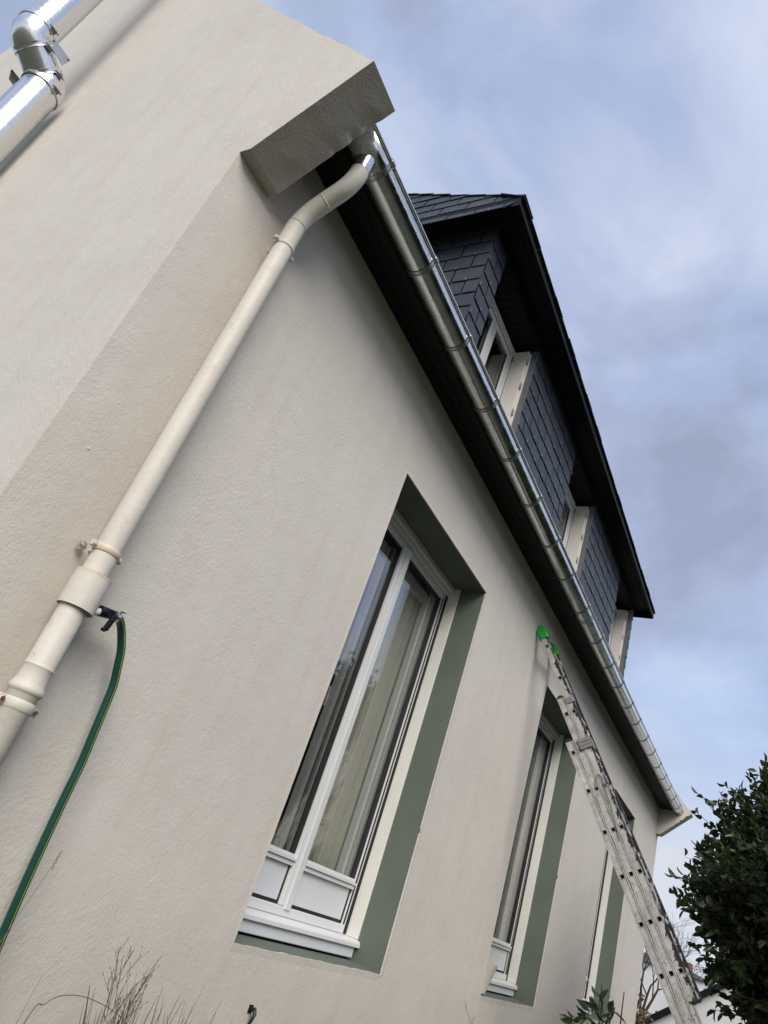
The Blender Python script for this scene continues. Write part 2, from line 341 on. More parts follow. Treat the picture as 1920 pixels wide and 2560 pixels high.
# ------------------------------------------------------------------ ground
GZ = 0.35
g = MB(); R = 300
g.quad((-R, -R, GZ), (R, -R, GZ), (R, R, GZ), (-R, R, GZ)); g.build('ground', LAWN, kind='structure')

# ------------------------------------------------------------------ house
HX1, TH = 10.07, 0.174
house = thing('house', 'cream rendered house with sage green window reveals and slate clad dormer', 'house')
APEX = (3.667, 8.28); SL = 1.09
def gable_outline(seedv):
    r = random.Random(seedv); pts = []
    def seg(a, b, n, j):
        for i in range(n):
            t = i / n; k = 0 if i == 0 else j
            pts.append((lerp(a[0], b[0], t) + r.uniform(-k, k), lerp(a[1], b[1], t) + r.uniform(-k, k)))
    seg((0.0, GZ - 0.1), (0.0, 3.485), 2, 0)
    seg((0.0, 3.485), (-0.05, 3.484), 3, 0.0015)
    seg((-0.05, 3.484), (-0.411, 3.835), 26, 0.0007)
    seg((-0.411, 3.835), APEX, 60, 0.004)
    seg(APEX, (9.0, 6.07), 6, 0)
    seg((9.0, 6.07), (9.0, GZ - 0.1), 1, 0); pts.append((9.0, GZ - 0.1))
    return pts
def gable(x0, x1, nseed, chipped_x):
    A = gable_outline(nseed); B = [(y, z) for y, z in A]; r = random.Random(nseed + 5)
    n = len(A); nx = 10; vs = []; fs = []
    for k in range(nx + 1):
        x = lerp(x0, x1, k / nx)
        for i, (y, z) in enumerate(A):
            if 5 <= i <= 31:      # hand-plastered corbel: waves, and chips along the edge by the gutter
                d = 0.0025 * mnoise.noise(Vector((x * 14, y * 14, z * 14))) + 0.0012 * mnoise.noise(Vector((x * 50, y * 50, z * 50)))
                near = k / nx if chipped_x > 0 else 1 - k / nx
                if near > 0.75 and i > 15: d += max(0, mnoise.noise(Vector((y * 30 + 3, z * 30, 7)))) * 0.022 * (near - 0.7) / 0.3
                y += d * 0.7 * (1 if 5 < i < 31 else 0.3); z += d * 0.7
            if 2 <= i <= 4: pass
            vs.append((x + (0.0 if 0 < k < nx else 0), y, z))
    for k in range(nx):
        for i in range(n):
            j = (i + 1) % n; fs.append((k * n + i, k * n + j, (k + 1) * n + j, (k + 1) * n + i))
    fs += [tuple(range(n - 1, -1, -1)), tuple(range(nx * n, nx * n + n))]
    m = MB(); m.add(vs, fs); return m
def rough_under(o):      # coarse render on the corbel's underside, its shade put into a darker base colour
    o.data.materials.append(ROUGH_SHADED)
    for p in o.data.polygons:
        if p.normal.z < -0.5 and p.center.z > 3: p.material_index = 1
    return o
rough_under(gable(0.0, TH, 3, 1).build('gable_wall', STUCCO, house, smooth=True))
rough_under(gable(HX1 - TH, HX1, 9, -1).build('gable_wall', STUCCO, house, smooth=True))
# front wall with three openings
WIN = [(1.577, 2.800), (4.262, 5.520), (7.070, 8.347)]; WZ0, WZ1 = 1.232, 3.300
m = MB(); fx = [TH] + [v for w in WIN for v in w] + [HX1 - TH]; zt = 4.05
for i in range(len(fx) - 1):
    a, b = fx[i], fx[i + 1]
    zr = [(GZ - 0.1, WZ0), (WZ1, zt)] if i % 2 else [(GZ - 0.1, zt)]
    for z0, z1 in zr: m.quad((a, 0, z0), (b, 0, z0), (b, 0, z1), (a, 0, z1))
m.build('front_wall', STUCCO, house)
MB().box(TH, HX1 - TH, 8.7, 9.0, GZ - 0.1, 6.05).build('back_wall', STUCCO, house)
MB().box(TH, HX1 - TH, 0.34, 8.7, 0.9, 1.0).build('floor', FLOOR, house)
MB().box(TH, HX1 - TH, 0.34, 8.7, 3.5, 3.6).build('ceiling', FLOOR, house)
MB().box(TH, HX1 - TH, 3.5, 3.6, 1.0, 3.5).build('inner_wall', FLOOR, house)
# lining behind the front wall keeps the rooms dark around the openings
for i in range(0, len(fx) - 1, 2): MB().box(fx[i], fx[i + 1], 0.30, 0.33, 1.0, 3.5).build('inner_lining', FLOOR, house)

def window(x0, x1):
    w = MB()
    yb = 0.262
    # outer frame: jambs, head, threshold
    w.box(x0 + 0.012, x0 + 0.055, yb - 0.012, yb + 0.06, 1.332, 3.262); w.box(x1 - 0.055, x1 - 0.012, yb - 0.012, yb + 0.06, 1.332, 3.262)
    w.box(x0 + 0.055, x1 - 0.055, yb - 0.012, yb + 0.06, 3.215, 3.262); w.box(x0 + 0.055, x1 - 0.055, yb - 0.03, yb + 0.06, 1.332, 1.370)
    o = w.build('window', WHITE, house, bevel=0.003)
    # painted reveal (sage green)
    g = MB(); zl0, zl1 = WZ0, 1.247
    g.quad((x1, 0, zl0), (x1, 0.32, zl1), (x1, 0.32, WZ1), (x1, 0, WZ1)); g.quad((x0, 0.32, zl1), (x0, 0, zl0), (x0, 0, WZ1), (x0, 0.32, WZ1))
    g.quad((x0, 0, WZ1), (x1, 0, WZ1), (x1, 0.32, WZ1), (x0, 0.32, WZ1)); g.quad((x0, 0, zl0), (x0, 0.32, zl1), (x1, 0.32, zl1), (x1, 0, zl0))
    g.build('reveal', GREEN, o)
    r_ = random.Random(int(x0 * 100)); pe = MB(); cs = [(x0, zl0), (x1, zl0), (x1, WZ1), (x0, WZ1)]; ring = []
    for k in range(4):
        (ax, az), (bx, bz) = cs[k], cs[(k + 1) % 4]; nseg = 60 if k % 2 else 36
        for q in range(nseg):
            f = q / nseg; px, pz = lerp(ax, bx, f), lerp(az, bz, f); amp = 0.003 if k == 0 else 0.0011
            inx, inz = ((0, 1), (-1, 0), (0, -1), (1, 0))[k]; jj = amp * (mnoise.noise(Vector((px * 14 + x0, pz * 14, k))) + r_.uniform(-.3, .3)) + (0.003 if k == 0 else 0.0006)
            cx_, cz_ = (x0 + x1) / 2, (zl0 + WZ1) / 2
            ring.append(((px + inx * jj, -0.0022, pz + inz * jj), (px - inx * 0.022 + (0.022 * (-1 if q == 0 and k in (0, 3) else 1) if q == 0 and k % 2 == 0 else 0) * 0, -0.0003, pz - inz * 0.022), (px + inx * jj, 0.006, pz + inz * jj)))
    nr_ = len(ring); pe.add([p for t3 in ring for p in t3], [(3 * i, 3 * ((i + 1) % nr_), 3 * ((i + 1) % nr_) + 1, 3 * i + 1) for i in range(nr_)] + [(3 * i, 3 * ((i + 1) % nr_), 3 * ((i + 1) % nr_) + 2, 3 * i + 2) for i in range(nr_)])
    pe.build('plaster_edge', STUCCO, o)
    # casing boards lining the back of the reveal
    for a, b, s in ((x0 + 0.001, x0 + 0.012, -1), (x1 - 0.012, x1 - 0.001, 1)):
        MB().box(a, b, 0.166, 0.318, 1.331, WZ1 - 0.002).build('casing', CREAMW, o, bevel=0.002)
    MB().box(x0 + 0.012, x1 - 0.012, 0.205, 0.318, 3.264, WZ1 - 0.002).build('head_casing', CREAMW, o, bevel=0.002)
    MB().box(x0 + 0.012, x1 - 0.012, 0.228, 0.250, 3.240, 3.264).build('head_bead', WHITE, o, bevel=0.002)
    # vertical roller tracks / dark joint beside the jamb
    MB().box(x1 - 0.020, x1 - 0.0125, 0.236, 0.250, 1.335, 3.24).build('joint', BLACK, o)
    MB().box(x1 - 0.050, x1 - 0.040, 0.246, 0.2495, 1.372, 3.21).build('joint', BLACK, o)
    # sill nose and apron
    prof = [(0.27, 1.331), (0.17, 1.3295), (0.155, 1.325), (0.148, 1.315), (0.147, 1.298), (0.27, 1.298)]
    MB().prism_x(prof, x0 + 0.002, x1 + 0.0 - 0.001).build('sill', WHITE, o, bevel=0.002)
    MB().box(x0 + 0.004, x1 - 0.026, 0.160, 0.27, 1.250, 1.2975).build('apron', PANELM, o, bevel=0.004)
    # sashes
    xm0, xm1 = (x0 + x1) / 2 - 0.048, (x0 + x1) / 2 + 0.037
    st = MB(); st.box(xm0, xm1, yb - 0.026, yb + 0.05, 1.371, 3.212); st.box(xm0 + 0.028, xm1 - 0.012, yb - 0.037, yb - 0.026, 1.36, 3.212)
    st.build('meeting_stile', WHITE, o, bevel=0.003)
    for k, (a, b) in enumerate(((x0 + 0.062, xm0), (xm1, x1 - 0.062))):
        zg0, zg1 = 1.577, 3.185
        MB().box(a + 0.004, b - 0.004, yb + 0.006, yb + 0.022, zg0, zg1).build('pane', GLASS, o)
        gk = MB()      # black gasket round the glass and panel
        for (p, q, z0, z1) in ((a, a + 0.011, 1.372, 3.21), (b - 0.011, b, 1.372, 3.21)): gk.box(p, q, yb - 0.008, yb + 0.03, z0, z1)
        gk.box(a + 0.011, b - 0.011, yb - 0.006, yb + 0.03, zg1, zg1 + 0.012); gk.box(a + 0.011, b - 0.011, yb - 0.006, yb + 0.03, 1.372, 1.383)
        gk.build('gasket', BLACK, o)
        MB().box(a + 0.011, b - 0.011, yb - 0.015, yb + 0.04, zg1 + 0.0125, 3.212).build('sash_top_rail', WHITE, o, bevel=0.002)
        MB().box(a + 0.012, b - 0.012, yb - 0.006, yb + 0.03, 1.384, 1.527).build('panel', PANELM, o, bevel=0.002)
        r = MB(); r.box(a + 0.011, b + 0.0, yb - 0.022, yb + 0.035, 1.5285, 1.548); r.box(a + 0.011, b, yb - 0.03, yb + 0.035, 1.549, 1.560); r.box(a + 0.011, b, yb - 0.016, yb + 0.035, 1.561, 1.576)
        r.build('mid_rail', WHITE, o, bevel=0.0015)
        # inner leaf of the sash, seen through the glass
        ins = MB(); ins.box(a + 0.03, a + 0.075, yb + 0.045, yb + 0.08, 1.58, 3.18); ins.box(b - 0.058, b - 0.03, yb + 0.045, yb + 0.08, 1.58, 3.18)
        ins.box(a + 0.075, b - 0.075, yb + 0.045, yb + 0.08, 3.12, 3.18)
        ins.build('inner_sash', WHITE, o)
    h = MB(); hx = xm0 - 0.052; h.tube([(hx, yb + 0.085, 2.29), (hx, yb + 0.125, 2.285), (hx - 0.01, yb + 0.135, 2.25), (hx - 0.025, yb + 0.135, 2.17)], 0.009, 8)
    h.box(hx - 0.014, hx + 0.014, yb + 0.08, yb + 0.087, 2.24, 2.34); h.build('handle', WHITE, o, smooth=True)
    return o
for x0, x1 in WIN: window(x0, x1)

# eave soffit, fascia, main roof
SZ = 3.812
zs = 0.0
for k in range(4):
    y0 = -0.012 - 0.052 * k
    MB().box(TH + 0.002, HX1 - TH - 0.002, y0 - 0.049, y0 + 0.008 if k == 0 else y0, SZ + 0.0015 * (k % 2), SZ + 0.015).build('soffit_board', SOFFIT, house, bevel=0.002)
MB().box(TH + 0.002, HX1 - TH - 0.002, -0.238, -0.222, SZ - 0.014, 3.93).build('fascia', FASCIA, house, bevel=0.002)
RO = 4.19
m = MB(); m.prism_x([(-0.26, RO - 0.26 * SL - 0.02), (-0.26, RO - 0.26 * SL), (3.60, RO + 3.60 * SL), (9.0, 6.0), (9.0, 5.9), (3.60, RO + 3.60 * SL - 0.06)], TH + 0.001, HX1 - TH - 0.001)
roof = m.build('roof', SLATE, house)

# ---- slates -------------------------------------------------------
def clip(poly, pts):
    out = poly
    n = len(pts)
    for i in range(n):
        a, b = pts[i], pts[(i + 1) % n]
        def side(p): return (b[0] - a[0]) * (p[1] - a[1]) - (b[1] - a[1]) * (p[0] - a[0])
        new = []
        for j in range(len(out)):
            p, q = out[j], out[(j + 1) % len(out)]; sp, sq = side(p), side(q)
            if sp >= 0: new.append(p)
            if sp * sq < 0:
                t = sp / (sp - sq); new.append((p[0] + t * (q[0] - p[0]), p[1] + t * (q[1] - p[1])))
        out = new
        if len(out) < 3: return []
    return out
def area(p): return abs(sum(p[i][0] * p[(i + 1) % len(p)][1] - p[(i + 1) % len(p)][0] * p[i][1] for i in range(len(p)))) / 2
def slates(parent, O, U, V, Nn, regions, u0, u1, v0, v1, wid=0.232, exp=0.137, seed=1, hooks=True, stagger0=0.0):
    O, U, V, Nn = Vector(O), Vector(U).normalized(), Vector(V).normalized(), Vector(Nn).normalized()
    r = random.Random(seed); hk = MB(); row = 0; v = v0
    while v < v1:
        off = ((row + stagger0) % 2) * wid / 2; u = u0 - wid + off
        while u < u1 + wid:
            gp = 0.0034; jv = r.uniform(-0.004, 0.004); ang = r.uniform(-0.008, 0.008)
            gp = 0.006
            rect = [(u + gp, v + jv - ang * wid / 2), (u + wid - gp, v + jv + ang * wid / 2), (u + wid - gp, v + exp + 0.012), (u + gp, v + exp + 0.012)]
            hi = r.uniform(0.0, 0.0025)
            for reg in regions:
                P = clip(rect, reg)
                if len(P) < 3 or area(P) < 0.0006: continue
                n0 = len(P); top = []; bot = []
                for (a, b) in P:
                    t = min(1, max(0, (b - v) / exp)); h = lerp(0.0125, 0.0035, t) + hi
                    top.append(O + U * a + V * b + Nn * h); bot.append(O + U * a + V * b + Nn * (h - 0.0045 if t < 0.5 else h - 0.003))
                MB().add(top + bot, [tuple(range(n0)), tuple(range(2 * n0 - 1, n0 - 1, -1))] + [(i, (i + 1) % n0, (i + 1) % n0 + n0, i + n0) for i in range(n0)]).build('slate', SLATE, parent)
            uc = u + wid / 2; pc = (uc, v + 0.01)
            if hooks and any(all((q[0] - p[0]) * (pc[1] - p[1]) - (q[1] - p[1]) * (pc[0] - p[0]) > 0 for p, q in zip(reg, reg[1:] + reg[:1])) for reg in regions):
                b0 = O + U * uc + V * (v + jv - 0.004) + Nn * 0.0165
                hk.obox(b0 - U * 0.0012, U * 0.0024, V * 0.025, Nn * 0.0022); hk.obox(b0 - U * 0.0012 - Nn * 0.008, U * 0.0024, V * -0.002, Nn * 0.010)
            u += wid
        v += exp; row += 1
    if hooks and hk.v: hk.build('slate_hook', STRAPM, parent, kind='stuff')

# ---- dormer -------------------------------------------------------
YD, DX0, DX1, DZT = 0.32, 2.035, 8.02, 5.905
DW = [(2.27, 3.188), (4.593, 5.486), (7.023, 7.905)]; DWT, DWB = 5.79, 4.88
m = MB()
yb = 0.56
xs = [DX0] + [v for w in DW for v in w] + [DX1]
for i in range(7):
    a, b = xs[i], xs[i + 1]
    for z0, z1 in ([(4.55, DWB), (DWT, DZT)] if i % 2 else [(4.55, DZT)]): m.quad((a, YD, z0), (b, YD, z0), (b, YD, z1), (a, YD, z1))
m.quad((DX0, YD, 4.40), (DX0, 1.60, 4.40), (DX0, 1.60, DZT), (DX0, YD, DZT)); m.quad((DX1, YD, 4.40), (DX1, 1.60, 4.40), (DX1, 1.60, DZT), (DX1, YD, DZT))
dormer = m.build('dormer', SOFFIT, house)
regs = []
for i in range(7):
    a, b = xs[i], xs[i + 1]
    if i % 2: regs += [[(a, DWT + 0.004), (b, DWT + 0.004), (b, DZT), (a, DZT)], [(a, 4.5), (b, 4.5), (b, DWB), (a, DWB)]]
    else: regs.append([(a + (0.004 if i else -0.006), 4.5), (b - 0.004 if i < 6 else b + 0.006, 4.5), (b - 0.004 if i < 6 else b + 0.006, DZT), (a + (0.004 if i else -0.006), DZT)])
slates(dormer, (0, YD, 0), (1, 0, 0), (0, 0, 1), (0, -1, 0), regs, DX0, DX1, 4.600, DZT, seed=4)
yk = (DZT - RO) / SL
cheek = [(-yk, DZT), (-YD + 0.008, RO + SL * YD - 0.03), (-YD + 0.008, DZT)]
slates(dormer, (DX0, 0, 0), (0, -1, 0), (0, 0, 1), (-1, 0, 0), [cheek], -1.7, -YD, 4.651, DZT, seed=6, stagger0=1, wid=0.232)
# window recess of the dormer: planked head, zinc jambs, frame, sash, folded shutter
for (a, b) in DW:
    hd = MB().box(a, b, YD + 0.19, 0.60, DWT + 0.012, DWT + 0.02).build('dormer_window_head', SOFFIT, house)
    n = 11
    for k in range(n):
        p = lerp(a, b, k / n); MB().box(p + 0.003, lerp(a, b, (k + 1) / n) - 0.003, YD - 0.004, 0.60, DWT, DWT + 0.010).build('plank', SOFFIT, hd, bevel=0.002)
    MB().box(a - 0.006, b + 0.006, YD - 0.018, YD - 0.0145, DWT + 0.004, DWT + 0.06).build('lintel_trim', FASCIA, house)
    for xx, s in ((a, -1), (b, 1)):
        MB().box(min(xx, xx - s * 0.006), max(xx, xx - s * 0.006), YD - (0.016 if s > 0 else -0.004), 0.62, DWB - 0.1, DWT - 0.001).build('jamb_flashing', DULLZ, house)
    yf = 0.505
    fr = MB(); fr.box(a + 0.007, a + 0.062, yf, yf + 0.06, DWB, DWT - 0.002); fr.box(b - 0.062, b - 0.007, yf, yf + 0.06, DWB, DWT - 0.002)
    fr.box(a + 0.062, b - 0.062, yf, yf + 0.06, DWT - 0.07, DWT - 0.002); fr.box(a + 0.062, b - 0.062, yf, yf + 0.06, DWB, DWB + 0.07)
    fo = fr.build('dormer_window', WHITE, house, bevel=0.004)
    MB().box(a + 0.02, b - 0.02, yf - 0.012, yf - 0.0005, DWT - 0.055, DWT - 0.03).build('head_bead', WHITE, fo, bevel=0.002)
    s0, s1, sz0, sz1 = a + 0.066, b - 0.066, DWB + 0.074, DWT - 0.076
    mid = (s0 + s1) / 2
    for p, q in ((s0, mid - 0.003), (mid + 0.003, s1)):
        sm = MB(); sm.box(p, p + 0.05, yf + 0.012, yf + 0.055, sz0, sz1); sm.box(q - 0.05, q, yf + 0.012, yf + 0.055, sz0, sz1)
        sm.box(p + 0.05, q - 0.05, yf + 0.012, yf + 0.055, sz1 - 0.05, sz1); sm.box(p + 0.05, q - 0.05, yf + 0.012, yf + 0.055, sz0, sz0 + 0.05)
        sm.build('sash', WHITE, fo, bevel=0.003)
        MB().box(p + 0.051, q - 0.051, yf + 0.028, yf + 0.04, sz0 + 0.05, sz1 - 0.05).build('pane', GLASS, fo)
        MB().box(p + 0.051, p + 0.058, yf + 0.018, yf + 0.027, sz0 + 0.05, sz1 - 0.05).build('gasket', BLACK, fo)
        MB().box(q - 0.058, q - 0.051, yf + 0.018, yf + 0.027, sz0 + 0.05, sz1 - 0.05).build('gasket', BLACK, fo)
    for xx, s in ((b, 1), (a, -1)):
        # folding shutter leaf parked against the jamb: ribbed panel plus the leaf behind it
        X = xx - s * 0.050; pr = []; y0, y1 = YD + 0.045, yf - 0.006; nr = 9
        sh = MB()
        for k in range(nr):
            ya, yb2 = lerp(y0, y1, k / nr), lerp(y0, y1, (k + 1) / nr)
            sh.box(min(X, X + s * 0.02), max(X, X + s * 0.02), ya + 0.0018, yb2 - 0.0018, DWB + 0.02, DWT - 0.035)
        sh.box(min(X + s * 0.003, X + s * 0.021), max(X + s * 0.003, X + s * 0.021), y0 + 0.001, y1 - 0.001, DWB + 0.021, DWT - 0.036)
        so = sh.build('shutter', CREAMSH, house, bevel=0.0015)
        MB().box(min(X + s * 0.024, X + s * 0.044), max(X + s * 0.024, X + s * 0.044), y0 - 0.012, y1, DWB + 0.02, DWT - 0.045).build('shutter_leaf', CREAMSH, so, bevel=0.002)
        for zz in (DWT - 0.15, DWT - 0.42, DWT - 0.70):
            hg = MB(); hg.box(min(X - s * 0.002, X + s * 0.022), max(X - s * 0.002, X + s * 0.022), y0 - 0.010, y0 - 0.001, zz - 0.022, zz + 0.022)
            hg.tube([(X - s * 0.001, y0 - 0.008, zz - 0.035), (X - s * 0.001, y0 - 0.008, zz + 0.035)], 0.004, 8); hg.build('hinge', ADHES, so)
        MB().box(min(X - s * 0.006, X), max(X - s * 0.006, X), y1 - 0.012, y1 + 0.004, DWT - 0.14, DWT - 0.08).build('hinge', ADHES, so)
# dormer room behind the glass
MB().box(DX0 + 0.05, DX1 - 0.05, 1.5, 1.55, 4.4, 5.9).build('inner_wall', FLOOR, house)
# dormer eaves and hipped roof
EX0, EX1, EY, EZ = 1.847, 8.206, 0.093, 5.835
m = MB()
for k in range(3):
    MB().box(EX0 + 0.012, EX1 - 0.012, lerp(EY + 0.014, YD, k / 3), lerp(EY + 0.014, YD, (k + 1) / 3) - 0.004, DZT - 0.002 * (k % 2), DZT + 0.02).build('dormer_soffit', SOFFIT, house)
MB().box(EX0 + 0.012, DX0 - 0.0, YD + 0.001, 1.60, DZT - 0.001, DZT + 0.02).build('dormer_soffit', SOFFIT, house)
MB().box(DX1, EX1 - 0.012, YD + 0.001, 1.60, DZT - 0.001, DZT + 0.02).build('dormer_soffit', SOFFIT, house)
m = MB(); m.box(EX0 + 0.012, EX1 - 0.012, EY, EY + 0.014, EZ + 0.012, 5.94); m.build('fascia', FASCIA, house, bevel=0.002)
MB().box(EX0, EX0 + 0.012, EY, 1.9, EZ + 0.012, 5.92).build('fascia', FASCIA, house, bevel=0.002)
MB().box(EX1 - 0.012, EX1, EY, 1.9, EZ + 0.012, 5.92).build('fascia', FASCIA, house, bevel=0.002)
TH79 = math.radians(79); EB = EZ - 0.008; HY = 2.86; RS = 0.50
def rz(y): return 5.935 + RS * (y - EY)
HZ = rz(HY); HDX = (HZ - EB) / math.tan(TH79); H0 = (rz(EY) - EB) / math.tan(TH79)
m = MB()
A = (EX0 + H0, EY, rz(EY)); B = (EX1 - H0, EY, rz(EY)); Ct = (EX0 + HDX, HY, HZ); D = (EX1 - HDX, HY, HZ)
A2 = (EX0, EY, EB + 0.01); B2 = (EX1, EY, EB + 0.01); Eb = (EX0, 1.52, EB + 0.01); Fb = (EX1, 1.52, EB + 0.01)
m.quad(A, B, D, Ct); m.quad(A2, A, Ct, Eb); m.quad(B2, Fb, D, B)
m.quad((EX0 + .012, EY + .014, 5.928), (EX1 - .012, EY + .014, 5.928), (EX1 - .012, 1.6, 5.928), (EX0 + .012, 1.6, 5.928))
droof = m.build('dormer_roof', SLATE, house)
# steep left slope of the dormer roof: u runs towards the viewer, v up the slope
vv = Vector((math.cos(TH79), 0, math.sin(TH79))); nn = Vector((-vv.z, 0, vv.x)); LV = (HZ - EB) / math.sin(TH79); LV0 = (rz(EY) - EB) / math.sin(TH79)
slates(droof, (EX0 - 0.002, 0, EB), (0, -1, 0), vv, nn, [[(-1.55, -0.012), (-EY - 0.09, -0.012), (-EY + 0.010, LV0 - 0.01), (-HY, LV)]], -2.9, -EY, -0.012, LV, seed=8, wid=0.225, exp=0.125)
# roof slates lapping over the hip edge
hipv = (Vector(Ct) - Vector(A)); hl = hipv.length; hd = hipv / hl
k = -0.03; i = 0
while k < hl:
    L2 = rnd.uniform(0.19, 0.24); a = Vector(A) + hd * k + Vector((-0.018 - rnd.uniform(0, 0.006), 0, 0.010 + rnd.uniform(0, 0.006)))
    MB().obox(a, hd * (L2 + 0.02) + Vector((0, 0, -0.012)), Vector((0.20, 0, 0.0)), Vector((0, 0, 0.007))).build('hip_slate', SLATE, droof); k += L2
fsd = Vector((0, HY - EY, HZ - 5.935)).normalized()
k = EX0 - 0.01
while k < EX1:
    w = 0.225
    MB().obox((k + 0.002, EY - 0.022 + rnd.uniform(-0.004, 0.004), 5.934 - 0.022), (min(w, EX1 + 0.01 - k) - 0.004, 0, 0), fsd * 0.22, (0, -0.004, 0.005)).build('eave_slate', SLATE, droof); k += w

# ------------------------------------------------------------------ gutter
gut = thing('gutter', 'shiny half round zinc gutter running along the dark eave', 'gutter')
GY, GR, GZR = -0.242, 0.0635, 3.828
def gz(x): return GZR + 0.012 * math.cos((x - 0.2) / 9.7 * 2 * math.pi) - 0.004
for a, b in ((0.185, HX1 - TH - 0.004),):
    m = MB(); n = 48; xs_ = [lerp(a, b, i / n) for i in range(n + 1)]; r_ = GR + (0.0008 if a > 1 else 0)
    prof = [(GY + r_ * math.cos(t), r_ * math.sin(t)) for t in [math.pi + math.pi * i / 28 for i in range(29)]]
    prof = [(GY - r_ + 0.0 * 1, 0.008)] + prof + [(GY + r_, 0.018)]
    vs = [(x, y, gz(x) + z) for x in xs_ for y, z in prof]; k = len(prof)
    m.add(vs, [(i * k + j, i * k + j + 1, (i + 1) * k + j + 1, (i + 1) * k + j) for i in range(n) for j in range(k - 1)])
    # rolled front bead
    m.tube([(x, GY - r_ - 0.004, gz(x) + 0.006) for x in xs_], 0.0075, 10)
    o = m.build('trough', ZINC, gut, smooth=True); so = o.modifiers.new('solid', 'SOLIDIFY'); so.thickness = 0.001
m = MB(); angs = [math.pi + math.pi * i / 28 for i in range(29)]       # soldered joint between two lengths
m.add([(x, GY + (GR + 0.0016) * math.cos(t), gz(x) + (GR + 0.0016) * math.sin(t)) for x in (4.02, 4.085) for t in angs], [(i, i + 1, i + 30, i + 29) for i in range(28)])
m.build('joint_sleeve', STRAPM, gut, smooth=True)
m = MB(); prof = [(GY + GR * math.cos(t), gz(9.88) + GR * math.sin(t)) for t in [math.pi + math.pi * i / 24 for i in range(25)]]
m.prism_x(prof, HX1 - TH - 0.012, HX1 - TH - 0.009); m.build('end_cap', ZINC, gut)
straps = [.355, .80, 1.24, 1.67, 2.08, 2.52, 2.98, 3.41, 3.90, 4.42, 4.90, 5.33, 5.83, 6.28, 6.78, 7.25, 7.72, 8.18, 8.64, 9.10, 9.55]
for x in straps:
    m = MB(); z0 = gz(x); w = 0.012
    for rr, x0, x1 in ((GR + 0.0025, x - w, x + w), (GR + 0.005, x - w, x - w + 0.006), (GR + 0.005, x + w - 0.006, x + w)):
        angs = [math.pi * 0.97 + math.pi * 1.06 * i / 22 for i in range(23)]
        vs = []
        for t in angs:
            vs += [(x0, GY + rr * math.cos(t), z0 + rr * math.sin(t)), (x1, GY + rr * math.cos(t), z0 + rr * math.sin(t))]
        m.add(vs, [(2 * i, 2 * i + 1, 2 * i + 3, 2 * i + 2) for i in range(22)])
    m.tube([(x - w, GY - GR - 0.004, z0 + 0.006), (x + w, GY - GR - 0.004, z0 + 0.006)], 0.0115, 10)
    m.box(x - w, x + w, GY - GR - 0.002, GY - GR + 0.004, z0 + 0.012, z0 + 0.028)
    m.box(x - w, x + w, GY + GR, -0.2385, z0 - 0.002, z0 + 0.004) if GY + GR < -0.2385 else m.box(x - w, x + w, -0.242, -0.2385, z0 - 0.03, z0 + 0.05)
    o = m.build('bracket', STRAPM, gut, smooth=True)
    sc_ = MB().tube([(x, GY - 0.045, z0 - GR * 0.75), (x, GY - 0.048, z0 - GR * 0.82)], 0.003, 8); sc_.build('rivet', BLACK, o)
# outlet
PX = 0.292
MB().tube([(PX, GY, gz(PX) - GR + 0.012), (PX, GY, gz(PX) - GR - 0.055)], [0.040, 0.037], 24, cap=False).build('outlet', ZINC, gut, smooth=True)

# ------------------------------------------------------------------ downpipe
dp = thing('downpipe', 'cream painted round downpipe with swan neck at the house corner', 'pipe')
PR = 0.0355; PYc = -0.070
def smoothp(pts, n=6):
    P = [Vector(p) for p in pts]; out = []
    for i in range(len(P) - 1):
        p0, p1, p2, p3 = P[max(i - 1, 0)], P[i], P[i + 1], P[min(i + 2, len(P) - 1)]
        for k in range(n):
            t = k / n; out.append(0.5 * ((2 * p1) + (-p0 + p2) * t + (2 * p0 - 5 * p1 + 4 * p2 - p3) * t * t + (-p0 + 3 * p1 - 3 * p2 + p3) * t ** 3))
    return out + [P[-1]]
nk = smoothp([(PX, GY, 3.765), (PX, GY, 3.70), (PX, GY + 0.012, 3.655), (PX, -0.205, 3.618), (PX, -0.150, 3.570), (PX, -0.098, 3.515), (PX, PYc - 0.003, 3.455), (PX, PYc, 3.40), (PX, PYc, 3.345)], 5)
rr = [PR * (1.0 + 0.012 * mnoise.noise(Vector((0, 0, i * 0.55)))) for i in range(len(nk))]
sn = MB().tube(nk, rr, 24, cap=False).build('swan_neck', PVC, dp, smooth=True)
for i in (20, 30):   # weld seams of the neck
    p, q = nk[i], nk[i + 1]; d = (q - p).normalized(); MB().tube([p - d * 0.003, p, p + d * 0.003], [PR + 0.0004, PR + 0.0022, PR + 0.0004], 24, cap=False).build('seam', PVC, sn, smooth=True)
MB().tube([(PX, PYc, 3.36), (PX, PYc, 2.6), (PX + 0.001, PYc, 1.90)], PR, 24, cap=False).build('upper_pipe', PVC, dp, smooth=True)
cl = MB()
